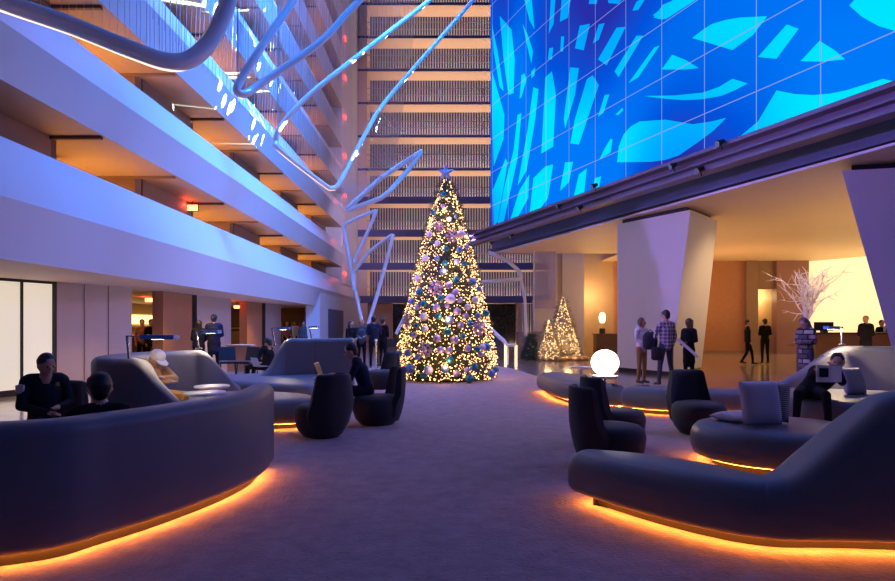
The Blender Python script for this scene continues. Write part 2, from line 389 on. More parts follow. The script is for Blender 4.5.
def seg(px0, px1, X=-8.0): return sorted(on_left(px0, px1, X))
b = MB()
for p0, p1, mi in ((192,193.5,2),(163,192,1),(193,197,2),(197,231,0),(247,262,1),(262,265.5,2),(265.5,281,0)):
    y0, y1 = seg(p0,p1); b.bx(-8.3,-8.0,y0,y1,0,2.4,mi)
struct(b.build('wall_left_ground.001', [M['panel'],M['orange_wood'],M['dark_metal']]))
b = MB(); b.bx(-14,-13.8,12,34,0,2.6,0); b.bx(-14,-8.3,33.8,34,0,2.6,0); struct(b.build('wall_left_rooms', M['niche']))
struct(MB().bx(-14,-10.6,0,36,2.4,2.6).build('ceiling_left', M['soffit']))
# furnishing of the lit rooms
y0, y1 = seg(131,163,-11)
t = thing('bar_counter', 'dark wooden counter inside the first lit opening on the left', 'counter', (-11.2,(y0+y1)/2,0))
MB().bx(-11.5,-10.9,17,24,0,1.05).build('front', M['brown_wood'], t); MB().bx(-11.6,-10.8,16.9,24.1,1.05,1.1).build('top', M['niche'], t)
t = thing('shelf_unit', 'glowing wall shelf inside the first lit opening on the left', 'shelf', (-13.6,24,0))
MB().bx(-13.8,-13.4,19,30,1.35,1.42).build('shelf', M['tabletop'], t); MB().bx(-13.8,-13.75,19,30,1.5,1.9).build('lit_panel', M['exit_face'], t)
y0, y1 = seg(282,308,-8.4)
b = MB().bx(-12.5,-8.0,33.6,33.75,0,2.4); struct(b.build('wall_left_bar', M['bar_back']))
t = thing('back_bar', 'red brown bar with rows of bottles near the white pier', 'bar', (-9.5,31,0))
MB().bx(-12,-8.5,30.4,31,0,1.1).build('front', M['brown_wood'], t); MB().bx(-12,-8.5,33.2,33.6,1.25,1.3).build('shelf', M['niche'], t)
bt = None
for k in range(9):
    x = -10.9+.28*k
    if bt is None:
        bt = tag(MB().lathe([(.03,0),(.05,.02),(.05,.22),(.02,.3),(.02,.38)], n=10).build('bottle', M['bottle'], smooth=True), 'small pale bottle in the row on the bar shelf beside the white pier', 'bottle', 'bottles on the bar shelf'); q = bt
    else: q = bt.copy(); C.objects.link(q)
    q.location = (x,33.4,1.30)
area('room_light', (-11,20,2.35), (-11,20,0), 2, 60, (1,.62,.25), 8); area('room_light', (-11,28,2.35), (-11,28,0), 2, 45, (1,.55,.2), 6)
for y in (12.6,13.4,16,16.8,19.5,22.5,26):
    t = MB().lathe([(.05,0),(.05,.012)], n=12).build('ceiling_downlight', M['dot'], loc=(-7.3,y,2.385)); tag(t, 'small round downlight in the low soffit along the left wall', 'downlight', 'soffit downlights on the left')
for y in (6,10.5,13.2,16.5,20,24): spot('soffit_spot', (-7.0,y,2.37), (-6.9,y,0), 230, (1,.58,.25), 120, 1)

# exit signs
def letters(word, loc, rz, w, h, m, parent, name='lettering'):
    G5 = {'E':['111','1..','11.','1..','111'],'X':['1.1','1.1','.1.','1.1','1.1'],'I':['.1.','.1.','.1.','.1.','.1.'],'T':['111','.1.','.1.','.1.','.1.']}
    b = MB(); cw = w/(len(word)*4-1); ch = h/5; cr, sr = math.cos(rz), math.sin(rz)
    for i, c in enumerate(word):
        for r, row in enumerate(G5[c]):
            for k, v in enumerate(row):
                if v == '1':
                    x = -w/2+(i*4+k+.5)*cw; z = h/2-(r+.5)*ch
                    b.box((loc[0]+x*cr, loc[1]+x*sr, loc[2]+z),(cw*1.05,.01,ch*1.05),rz)
        b.build('letter', m, parent); b = MB()
def exit_sign(px, py, d, w, label):
    c = P(px,py,d); t = thing('exit_sign', label, 'exit sign', c)
    MB().box(c,(w,.06,w*.55)).build('case', M['dark_metal'], t); fc = MB().box((c.x,c.y-.032,c.z),(w*.93,.01,w*.47)).build('face', M['exit_face'], t)
    letters('EXIT',(c.x,c.y-.042,c.z),0,w*.7,w*.3,M['red'],fc); MB().tube([(c.x,c.y,c.z+w*.25),(c.x,c.y,c.z+w*.25+.25)],.012).build('stem', M['dark_metal'], t)
    point('exit_sign_glow',(c.x-.1,c.y-.2,c.z+.05),5,(1,.05,.03),.05)
exit_sign(192.5,208,17.1,.34,'lit exit sign with red glow under the second balcony')
exit_sign(149.5,300,20.5,.28,'small red exit sign in the first lit opening on the left')
exit_sign(237,307,24,.24,'tiny exit sign above the second lit opening on the left')

# far wall: storeys of deep ledges with tan undersides
YB = 43.0; far_z = [3.03+2.37*i for i in range(11)]
struct(MB().bx(-6.5,14,YB+1.6,YB+2.5,0,30).build('wall_back', M['strand']))
struct(MB().bx(-6.5,-5.75,YB-.05,YB+1.6,0,28).build('trim_20', M['far_soffit']))
for i, z in enumerate(far_z):
    b = MB(); b.bx(-5.75,14,YB,YB+1.6,z,z+.22,1); b.bx(-6.5,14,YB-.06,YB,z+.0,z+(.50 if i < 4 else .16),0)
    struct(b.build('trim_%d' % (21+i) if i < 9 else 'trim_%d' % (31+i), [M['far_face'], M['far_soffit']]))
    rb = MB(); rb.tube([(-5.75,YB-.02,z+1.15),(14,YB-.02,z+1.15)],.025,6)
    rb.tube([(-5.75,YB+.3,z+.8),(14,YB+.3,z+.8)],.02,6)
    if i < 7:
        for x in np.arange(-5.2,14,1.55): rb.tube([(x,YB-.02,z+.5),(x,YB-.02,z+1.15)],.022,5)
    t = rb.build('balcony_rail', M['rail'], loc=(4,YB,z+.8)); tag(t, 'thin metal handrail on the %s ledge of the far facade' % ['lowest','second lowest','third','fourth','fifth','sixth','seventh','eighth','ninth','tenth','eleventh'][i], 'handrail', 'far facade handrails')
    area('ledge_fill', (1,YB+1.0,z+.35), (1,YB+1.2,z+3), 12, 130 if i < 3 else 150, (1,.68,.46), 1.2)  # hidden light added behind the ledge front to brighten the soffit above
area('ground_uplight', (1,YB+1.2,.1), (1,YB+1.2,3), 11, 300, (1,.6,.3), .8)
nd = 0
dl = MB().lathe([(.045,0),(.045,.02)], n=8).build('ceiling_downlight', M['dot'], loc=(0,0,-5))
for i in range(3, 11):
    for k in range(6):
        q = dl if nd == 0 else dl.copy()
        if nd: C.objects.link(q)
        nd += 1
        q.location = (-5.0+k*2.0, YB+.55, far_z[i]-.03); tag(q, 'tiny bright downlight under a tan ledge of the far facade', 'downlight', 'downlights of the far facade')
# ground-floor window of the far wall
b = MB()
for x in np.arange(-3.9,5,.55): b.bx(x-.03,x+.03,YB+.9,YB+1.0,0,3.0)
b.bx(-4,5,YB+.9,YB+1.0,2.2,2.3); b.bx(-4,5,YB+.9,YB+1.0,1.0,1.08)
o = b.build('window_1', M['dark_metal']); struct(o)
MB().bx(-4,5,YB+1.04,YB+1.06,0,3).build('window_pane', mat('lit_shop_glass',(.05,.05,.04),.1,noise=(2,.8)), o)
b = MB(); b.bx(5.0,5.35,YB-.1,YB+2,0,3.0); b.bx(-5.75,-4,YB+.6,YB+2,0,3.0); struct(b.build('wall_back_ground', M['niche']))
b = MB(); b.bx(-4.3,4,YB-4,YB-3.2,0,.55); tag(b.build('low_planter', M['recess'], loc=(0,YB-3.6,0)), 'long low purple grey planter wall at the far end behind the tree', 'planter')
# greenery in the far window
g = MB()
for k in range(500):
    x = random.uniform(-3.8,5); z = random.uniform(1.7,2.9)*random.choice((1,1,.7)); a = Vector((x,YB+.7+random.uniform(-.1,.1),z))
    v = Vector((random.uniform(-1,1),random.uniform(-.3,.3),random.uniform(-1,.3))).normalized()*.16; w = Vector((v.z,0,-v.x))*.25
    g.add([a-w,a+v,a+w],[(0,1,2)])
tag(g.build('hanging_greenery', mat('leaf_green',(.05,.10,.05),.6), loc=(0,YB+.7,2.2)), 'green leaves hanging in the far ground floor window', 'plants', kind='stuff')

# ------------------------------------------------------------------ screen, steel beam, canopy
SA, SK = 12.03, .385
def S(px, py, off=0):
    d = SA/((px-CX)/F+SK); X = (px-CX)/F*d
    n = Vector((-1,-SK,0)).normalized()
    return Vector((X,d,CAMZ+(HY-py)/F*d))+n*off
def SP(d, z, off=0):
    n = Vector((-1,-SK,0)).normalized(); return Vector((SA-SK*d,d,z))+n*off
scr = thing('led_screen', 'giant blue video screen showing cyan leaf shapes on the right', 'screen', SP(16,5.68))
D0, D1, Z0, Z1 = 3.0, 26.35, 5.68, 21.5
b = MB(); f0, f1 = SP(D0,Z0,-.02), SP(D1,Z0,-.02); r1, r0 = SP(D1,Z0,-.5), SP(D0,Z0,-.5)
b.prism([(f0.x,f0.y),(f1.x,f1.y),(r1.x,r1.y),(r0.x,r0.y)], Z0, Z1); b.build('housing', M['black'], scr)
M['scr_bg'] = emis('screen_blue', (.0,.12,.9), .95, ((3,1.5,2.2),(.02,.03,.42),(.0,.09,.75),(.0,.20,1.0)))
M['scr_leaf'] = emis('screen_cyan', (.0,.62,1.0), 1.05, ((3,1.5,2.2),(.0,.33,.95),(.0,.46,1.0),(.0,.75,.98)))
M['scr_line'] = emis('screen_seam', (.30,.42,.95), .8, sampling='NONE')
b = MB(); b.add([SP(D0,Z0),SP(D1,Z0),SP(D1,Z1),SP(D0,Z1)],[(0,1,2,3)],0)
A_ = lambda pts: [S(480+x/2.524, y/2.524, .006) for x, y in pts]
B_ = lambda pts: [S(480+x/2.157, y/2.157, .007) for x, y in pts]
shapes = [A_(p) for p in [
 [(50,40),(80,75),(88,150),(85,235),(72,240),(60,150)],[(30,60),(45,130),(60,230),(50,220),(35,130)],[(31,180),(62,290),(60,350),(35,420),(31,300)],
 [(110,-10),(130,-10),(138,75),(125,50)],[(108,60),(122,90),(134,130),(130,160),(118,110)],[(180,-20),(192,-20),(186,60),(174,85)],[(208,-20),(232,-20),(222,45),(202,55)],
 [(252,65),(278,60),(262,127),(240,122)],[(205,92),(213,92),(210,130),(203,130)],[(175,122),(185,120),(182,150),(172,150)],[(165,195),(182,180),(192,240),(185,370),(155,388),(160,300)],
 [(135,220),(148,225),(140,300),(118,430),(95,470),(120,330)],[(228,170),(250,172),(240,240),(215,325),(212,300)],[(270,200),(285,190),(300,215),(250,365),(228,362),(240,300)],
 [(315,240),(327,238),(312,285),(298,295)],[(300,62),(315,58),(300,100),(285,110)],[(345,70),(368,68),(320,165),(298,150)],[(395,90),(412,90),(350,195),(340,180)],[(440,120),(454,115),(400,195),(375,210)],
 [(315,375),(330,350),(335,352),(330,385),(302,402)],[(165,420),(185,415),(172,500),(150,530),(125,545),(135,450)],[(215,410),(235,408),(225,460),(202,482)],[(250,440),(270,425),(262,500),(235,505)],
 [(290,450),(306,445),(300,478),(285,480)],[(95,290),(105,285),(95,400),(60,560),(45,565),(60,480),(85,380)],[(100,480),(125,440),(122,500),(95,550),(75,560)],[(32,480),(65,400),(70,410),(45,560),(35,570)],
 [(437,38),(500,-10),(560,-10),(470,48),(450,48)],[(395,5),(425,-15),(400,25),(385,27)],[(320,-15),(370,-15),(350,10),(325,8)],[(278,-10),(298,-10),(295,10),(275,10)],[(105,190),(112,185),(118,200),(105,245),(100,250)],[(130,180),(140,170),(138,190),(130,198)],[(342,290),(360,272),(362,278),(350,290)]]]
shapes += [B_(p) for p in [
 [(296,350),(300,315),(310,290),(325,273),(345,262),(400,258),(460,268),(500,262),(532,254),(505,281),(480,300),(430,335),(400,345),(370,349)],[(392,150),(415,118),(445,130),(472,147),(440,150)],[(458,82),(480,65),(500,52),(530,43),(560,38),(620,35),(590,75),(545,108)],
 [(600,123),(662,53),(688,62),(640,127)],[(692,132),(733,88),(765,108),(788,128),(740,133)],[(355,207),(420,206),(480,200),(515,188),(545,170),(578,180),(550,195),(520,207),(480,214),(440,216),(400,213)],
 [(550,304),(600,262),(640,195),(680,203),(720,205),(755,202),(790,195),(870,170),(910,180),(910,174),(700,249)],[(797,12),(815,-8),(905,-8),(905,70),(860,56),(825,37)],[(375,38),(395,10),(450,-12),(395,42)]]]
for sh in shapes: b.add(sh, [tuple(range(len(sh)))], 1)
# content beyond the part the photograph shows
for k in range(26):
    d = random.uniform(4,24); z = 1.45+(HY+random.uniform(25,200))/F*d+random.uniform(0,2)
    if z > 20: continue
    L = random.uniform(.4,1.6); a = random.uniform(.8,1.8); q = [(0,0),(.3,.18),(1,.05),(.5,-.14)]
    b.add([SP(d-L*(u*math.cos(a)-v*math.sin(a)), z+L*(u*math.sin(a)+v*math.cos(a)), .006) for u, v in q], [(0,1,2,3)], 1)
def bar(p, q, w):
    p = Vector(p); q = Vector(q); t = (q-p).normalized(); n = Vector((-1,-SK,0)).normalized(); u = t.cross(n)*w
    b.add([p-u,q-u,q+u,p+u],[(0,1,2,3)],2)
dd = 11.94
for k in range(-6, 11): d = 11.94+1.42*k; bar(SP(d,Z0,.012), SP(d,Z1,.012), .011)
for k in range(11): z = 6.65+1.46*k; bar(SP(D0,z,.012), SP(D1,z,.012), .011)
b.build('display', [M['scr_bg'],M['scr_leaf'],M['scr_line']], scr)

def along(name, d0, d1, z0, z1, o0, o1, m, kind=True, parent=None):
    a, c = SP(d0,0,o0), SP(d1,0,o0); e, g = SP(d1,0,o1), SP(d0,0,o1)
    return MB().prism([(a.x,a.y),(c.x,c.y),(e.x,e.y),(g.x,g.y)], z0, z1).build(name, m, parent)
bm_ = thing('steel_beam', 'long purple brown steel beam under the giant blue screen', 'beam', SP(16,5.1,.1))
for nm, a, c, e, g in (('flange',5.54,5.63,.05,.42),('flange',5.10,5.18,.05,.42),('web',5.18,5.54,.1,.16),('rib',5.33,5.37,.16,.34)):
    along(nm, 2.5, 28.6, a, c, e, g, M['steel'], parent=bm_)
struct(along('trim_40', 2.5, 27.6, 4.86, 5.66, -.9, -.7, M['recess']))
struct(along('trim_41', 2.5, 27.6, 4.88, 4.94, -.72, -.50, M['recess']))
cpoly = [(2.2,27.7),(11.5,2.0),(26,2),(26,33),(8,33),(8,27.7)]
ceil = struct(MB().prism(cpoly, 4.75, 4.80).build('ceiling', M['canopy']))
e0 = MB(); a = Vector((2.2,27.7)); c = Vector((11.5,2.0)); u = (c-a).normalized(); n = Vector((u.y,-u.x))
if n.x > 0: n = -n
e0.prism([tuple(a),tuple(c),tuple(c+n*.05),tuple(a+n*.05)],4.745,4.80); struct(e0.build('trim_42', M['canopy_edge']))
# floodlights on the beam
def flood(px, py, label, kind):
    d = SA/((px-CX)/F+SK); c = SP(d,0,.5); c.z = CAMZ+(HY-py)/F*c.y
    t = thing('floodlight', label, 'floodlight', c, 'floodlights along the steel beam')
    MB().tube([(c.x,c.y-.0,c.z-.02),(c.x+.02,c.y,c.z-.15)],.015,6).build('bracket', M['dark_metal'], t)
    MB().tube([(c.x+.06,c.y,c.z+.05),(c.x-.10,c.y-.03,c.z-.03)],[.045,.085],12).build('housing', M['dark_metal'], t)
    MB().tube([(c.x-.10,c.y-.03,c.z-.03),(c.x-.112,c.y-.032,c.z-.035)],[.075,.075],12).build('lens', M['chrome'], t)
for i,(x,y,l) in enumerate([(503,243,'farthest small floodlight on the steel beam near its left tip'),(524,236,'second floodlight from the far end of the steel beam'),(572.7,206,'black floodlight on the beam below the bright cyan corner of the screen'),(594,208,'low floodlight on the beam just left of the tilted white column'),(609,186,'floodlight poking above the beam under the blue screen edge'),(689.5,166,'large black floodlight on the beam above the white column'),(717,170,'small lamp hanging from the beam right of the largest floodlight'),(738,143,'floodlight on top of the beam near the big cyan leaf'),]):
    flood(x,y,l,i)
# purple / blue wash from the rig above (the venue's stage lights)
for i,d in enumerate((6,10,14,19,24)):
    p = SP(d,5.0,.75); spot('stage_wash', p, (-2,p.y+1.0,0), (150+11*d)*(1.8 if d > 8 else 1.0), (.42,.32,1), 100, 1, .15)
for i,d in enumerate((7,13,19,26)):
    p = SP(d,5.75,.8); spot('stage_wash_wall', p, (-6.5,d+3,4.2), 140, (.46,.20,.90), 95, 1, .15)

for y, tg, e in ((9,(9.5,12.2,2.8),4200),(13,(6.0,17.8,2.8),2000),(19,(5.2,27,2.5),420)):
    spot('column_fill', (-5.9,y,4.45), tg, e, (.36,.22,1), 42, .6, .1)  # added spots tinting the columns purple, no fixture on the balcony
# columns: leaning slabs
def loft(b, bot, top, z0, z1, mi=0):
    n = len(bot); vs = [(x,y,z0) for x,y in bot]+[(x,y,z1) for x,y in top]
    b.add(vs, [tuple(range(n-1,-1,-1)),tuple(range(n,2*n))]+[(i,(i+1)%n,n+(i+1)%n,n+i) for i in range(n)], mi)
t = thing('column', 'white leaning slab column behind the three standing people', 'column', (6.7,18.7,0))
b = MB(); loft(b, [(5.35,18.9),(6.32,17.0),(8.0,18.9),(6.7,20.6)], [(5.35,18.9),(6.68,16.5),(8.19,18.2),(6.9,20.6)], .12, 4.62); b.build('shaft', M['pier'], t)
b = MB(); b.prism([(5.4,18.9),(6.31,17.07),(7.95,18.85),(6.7,20.5)],0,.12); b.build('base', M['dark_metal'], t)
b = MB(); b.prism([(5.5,18.85),(6.66,16.75),(8.0,18.25),(6.85,20.4)],4.62,4.75); b.build('shadow_gap', M['black'], t)
t = thing('column', 'near white column leaning in from the right edge of the photo', 'column', (10,13,0))
b = MB(); loft(b, [(9.35,12.3),(12.5,11.6),(13.4,14.0),(11.6,14.6)], [(8.05,12.25),(11.5,11.4),(12.4,14.0),(10.2,14.6)], .12, 4.60); b.build('shaft', M['pier'], t)
b = MB(); b.prism([(9.4,12.35),(12.45,11.7),(13.3,13.9),(11.6,14.5)],0,.12); b.build('base', M['dark_metal'], t)
b = MB(); b.prism([(8.35,12.4),(11.4,11.6),(12.3,13.8),(10.2,14.4)],4.60,4.75); b.build('shadow_gap', M['black'], t)

# back walls under the canopy
b = MB()
b.bx(4.85,5.13,28,29,0,5.4,0); b.bx(5.13,5.38,28.2,29,0,5.4,1); b.bx(5.38,6.4,28.1,28.4,0,5.4,0); b.bx(6.3,6.4,28.4,31.3,0,5.6,2); b.bx(6.4,8.6,31.1,31.3,0,5.6,2)
struct(b.build('wall_right_back', [M['pier'],M['panel'],M['niche']]))
b = MB(); b.bx(8.6,15.3,30.9,31.2,0,4.75,0); b.bx(15.3,15.9,30.7,31.2,0,4.75,1)
b.bx(15.9,16.85,30.9,31.2,3.3,4.75,1); b.bx(16.85,18.5,30.7,31.2,0,4.75,2); b.bx(15.7,17.1,33.5,33.6,0,3.6,3); b.bx(8.6,15.3,30.86,30.9,0,.14,1); b.bx(15.9,16.85,30.9,31.0,0,.9,1)
b.bx(15.75,15.85,31.2,33.5,0,3.6,3); b.bx(16.95,17.05,31.2,33.5,0,3.6,3)
struct(b.build('wall_right_hall', [M['orange_wood'],M['corridor'],mat('rose_panel',(.32,.16,.13),.5),M['niche']]))
point('niche_lamp', (16.4,32.6,3.0), 60, (1,.7,.3), .1)
for k in range(3):
    t = thing('menu_board', ['left','middle','right'][k]+' framed menu board of three in the lit doorway on the right', 'menu board', (16.12+.26*k,33.4,2.6), 'framed boards in the doorway')
    MB().bx(16.02+.26*k,16.22+.26*k,33.44,33.49,2.35,3.0).build('frame', M['menu'], t); MB().bx(16.05+.26*k,16.19+.26*k,33.43,33.45,2.40,2.95).build('sheet', M['paper'], t)
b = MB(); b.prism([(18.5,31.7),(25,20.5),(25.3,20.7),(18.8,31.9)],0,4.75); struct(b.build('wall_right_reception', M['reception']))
# warm canopy lighting; the upward area lights are added to brighten the ceiling
area('reception_fill', (19.0,27,.9), (18,26,4.7), 5, 120, (1,.60,.22), 3)
area('hall_fill', (12,27,1.2), (12,27,4.7), 4, 110, (1,.50,.18), 3)
area('hall_fill', (13,17,.05), (13,17,4.7), 4, 90, (1,.55,.22), 4)
area('lounge_fill', (8.6,22.5,.05), (8.6,22.5,4.7), 1.5, 55, (1,.55,.22), 2.5)
for x,y in ((10,22),(13,22),(10,27),(13,29),(16,27),(16,21)):
    t = MB().lathe([(.09,0),(.09,.015)], n=14).build('ceiling_downlight', M['dot'], loc=(x,y,4.73)); tag(t, 'warm round downlight in the canopy ceiling on the right', 'downlight', 'canopy ceiling downlights')
    spot('canopy_spot', (x,y,4.70), (x,y,0), 120, (1,.58,.24), 110, 1)
spot('column_side_light', (10.0,16.6,4.6), (7.4,18.4,1.5), 330, (1,.62,.3), 80, 1)
# lounge corner with lamp
t = thing('side_cabinet', 'dark brown cabinet under the glowing wall lamp behind the globe lamp', 'cabinet', (7.35,28.3,0))
MB().bx(6.95,8.3,28.0,28.6,.08,1.0).build('body', M['brown_wood'], t); MB().bx(6.9,8.35,27.95,28.65,1.0,1.05).build('top', M['brown_wood'], t)
for x in (7.02,8.2): MB().bx(x-.04,x+.04,28.05,28.5,0,.08).build('leg', M['black'], t)
t = thing('table_lamp', 'tall glowing table lamp with dark base on the brown cabinet', 'lamp', (7.3,28.3,1.05))
MB().lathe([(.14,0),(.14,.22),(.10,.25)],(7.3,28.3,1.05),16).build('base', M['black'], t, True); MB().lathe([(.02,.25),(.02,.5)],(7.3,28.3,1.05),8).build('stem', M['chrome'], t)
MB().lathe([(.09,.5),(.14,.62),(.15,.78),(.12,.92),(.06,.98)],(7.3,28.3,1.05),20).build('shade', mat('warm_shade',(1,.8,.4),.5,emit=(1,.66,.25),es=6), t, True)
point('lamp_glow', (7.3,27.9,2.6), 40, (1,.62,.22), .2)
point('lamp_glow', (7.3,30.2,2.9), 70, (1,.66,.28), .2)
# glass pane, white low wall, marble planter
o = MB().bx(3.9,4.85,26.9,26.96,2.2,5.2).build('window_2', M['glass']); struct(o)
MB().bx(3.85,3.9,26.88,26.98,0,5.2).build('window_frame', M['pier'], o)
b = MB(); b.prism([(3.9,27.2),(5.0,27.4),(5.0,27.7),(3.9,27.5)],0,2.6); struct(b.build('wall_right_low', M['pier']))
tag(MB().bx(3.1,5.0,26.45,27.1,.0,1.15).build('stone_planter', M['marble'], loc=(4.2,26,0)), 'brown marble block behind the small dark tabletop tree', 'planter')

# ------------------------------------------------------------------ sculpture tubes and strands
def tubeof(pts, r, label, led=False, per=8, closed=False, name='sculpture_tube', legs=None):
    w = [P(*p) for p in pts]; c = catmull([tuple(x) for x in w], per, closed)
    if closed: c.append(c[0])
    t = thing(name, label, 'sculpture', tuple(w[0])); MB().tube(c, r, 12).build('tube', M['tube'], t, True)
    if led: MB().tube([(x,y-.0,z-r*.97) for x,y,z in c], r*.17, 5).build('light_strip', M['tube_led'], t)
    return [Vector(x) for x in c]
def sharp(pts, f=.12):       # double up corners so curves keep tight bends
    out = [pts[0]]
    for i in range(1, len(pts)-1):
        a, p, c = pts[i-1], pts[i], pts[i+1]
        out.append(tuple(p[k]+(a[k]-p[k])*f for k in range(3))); out.append(tuple(p[k]+(c[k]-p[k])*f for k in range(3)))
    out.append(pts[-1]); return out
T1 = tubeof([(-60,-22,7.5),(0,1,8),(70,25,8.2),(130,49,8.4),(165,61,8.6),(188,60,8.8),(207,45,9),(222,18,9.2),(236,-25,9.4),(250,-80,9.6)], .125, 'thick bent tube sweeping across the top left corner', True)
T2 = tubeof([(312,-30,14),(296,-4,13.4),(262,46,12.6),(242,78,12.3),(237,90,12.2),(244,94,12.3),(262,83,12.7),(320,42,13.6),(352,8,14.2),(400,-40,15)], .082, 'blue lit tube folded back on itself right of the corner tube', True)
T3 = tubeof([(500,-60,22),(431,-1,20),(350,62,18),(305,99,17.4),(281,126,17.2),(276,141,17.2),(281,151,17.3),(322,183,19),(332,188,19.4),(341,180,19.6),(368,129,20.4),(390,96,21),(473,0,23),(520,-60,25)], .075, 'long zigzag tube crossing in front of the far facade', True)
T4 = tubeof(sharp([(381,178,23),(422,151,23.5),(409,169,23.4),(390,191,23),(381,198,23),(349,210,23),(347,209,23),(381,178,23)]), .095, 'white pointed loop of tube left of the tree top', False, 4)
T5 = tubeof(sharp([(354,262,27.5),(377,210,27),(343,225,27.6),(350,262,27.8),(354,290,27.8)]), .085, 'bent tube triangle standing before the white wall end', False, 4)
T6 = tubeof(sharp([(368,324,27),(377,296,27),(393.5,234,27),(369,252,27.5),(354,272,27.8),(355,290,28),(362,322,28)]), .085, 'tall narrow tube arch rising behind the standing group', False, 4)
T7 = tubeof(sharp([(470,283,27),(521,279,27),(519,271,27),(508,261,27),(488,252,27)]), .09, 'curved pale tube right of the tree under the steel beam', False, 4)
T8 = tubeof(sharp([(521,279,27.2),(525,300,27),(526,336,26.4)]), .07, 'upright tube leg beside the translucent pane', False, 4)
T9 = tubeof([(470,312,22),(484,323,21.5),(497,335,21.2),(506,345,21.0),(506.5,365,21.0)], .07, 'sloping tube leg coming out behind the right of the tree', False, 4)
T10 = tubeof([(396,334,25),(403,320,25),(412,303,25)], .07, 'sloping tube leg behind the left of the tree', False, 4)
t = thing('glowing_stand', 'low arch of glowing warm light on the polished floor right of the tree', 'light stand', (2.3,21.2,0))
for px in (505.5,516): a = P(px,345,20.9); MB().tube([(a.x,a.y,0),(a.x,a.y,a.z)],.045,8).build('leg', M['glow_leg'], t)
a = P(505.5,345,20.9); c = P(516,345,20.9); MB().tube([a,c],.05,8).build('bar', M['tube'], t)
def wires(A, Bp, n, r, label, name='hanging_wires'):
    b = MB()
    def at(L, f):
        x = f*(len(L)-1); i = min(int(x), len(L)-2); return L[i].lerp(L[i+1], x-i)
    for k in range(n):
        f = (k+.5+random.uniform(-.2,.2))/n; b.tube([at(A,f),at(Bp,f)], r, 3, caps=False)
    c = at(Bp,.5); tag(b.build(name, M['wire'], loc=c), label, 'wires', kind='stuff')
up = lambda L, dz: [Vector((v.x,v.y,v.z+dz)) for v in L]
wires(T1[4:40], up(T1[4:40],3.5), 34, .0035, 'fine vertical wires rising from the corner tube')
wires(T2[20:-4], up(T2[20:-4],6), 40, .0045, 'fine vertical wires rising from the folded blue tube')
wires(T3[52:88], [P(347,209,23),P(365,195,23),P(385,177,23.2),P(422,151,23.5)], 62, .007, 'fan of fine wires between the zigzag tube and the pointed loop')
wires(T3[10:36], up(T3[10:36],9), 60, .006, 'fine wires hanging over the far left of the zigzag tube')
L1 = [Vector((-5.6,y,4.8+.12*y)) for y in (12,36)]
wires([Vector((-5.7,y,22)) for y in (9,36)], [Vector((-5.7,9,7.3)),Vector((-5.7,20,7.6)),Vector((-5.7,36,9))], 90, .008, 'curtain of fine wires hanging before the upper left balconies')
wires([P(368,-5,30),P(420,-5,30)], [P(368,200,30),P(395,165,30)], 40, .007, 'fine wires hanging before the left of the far facade')

# ------------------------------------------------------------------ sofas
def led_ring(parent, outline, inset, z=.091, deep=.035):
    n = len(outline); pts = [Vector((p[0],p[1])) for p in outline]
    a = sum(pts[i].x*pts[(i+1)%n].y-pts[(i+1)%n].x*pts[i].y for i in range(n))
    if a < 0: pts = pts[::-1]
    q = []
    for i in range(n):
        t = (pts[(i+1)%n]-pts[i-1]).normalized(); q.append(pts[i]+Vector((-t.y,t.x))*inset)
    q2 = []
    for i in range(n):
        t = (pts[(i+1)%n]-pts[i-1]).normalized(); q2.append(pts[i]+Vector((-t.y,t.x))*(inset+.03))
    b = MB(); vs = [(p.x,p.y,z) for p in q]+[(p.x,p.y,z-.003) for p in q2]
    b.add(vs, [(i,(i+1)%n,n+(i+1)%n,n+i) for i in range(n)])
    b.build('light_strip', M['led'], parent)
    MB().body([tuple(p) for p in pts], [(inset+deep,.013),(inset+deep,.11)]).build('plinth', M['plinth'], parent)
SEATP = [(.18,.096),(.08,.096),(.025,.13),(0,.20),(0,.30),(.02,.36),(.06,.405),(.12,.425),(.22,.432)]
def seat(parent, outline, name='seat', seams=(), led=True, prof=SEATP):
    o = catmull(outline, 6, True)
    MB().body(o, prof).build(name, M['leather'], parent, True)
    if led: led_ring(parent, o, .095, deep=.11)
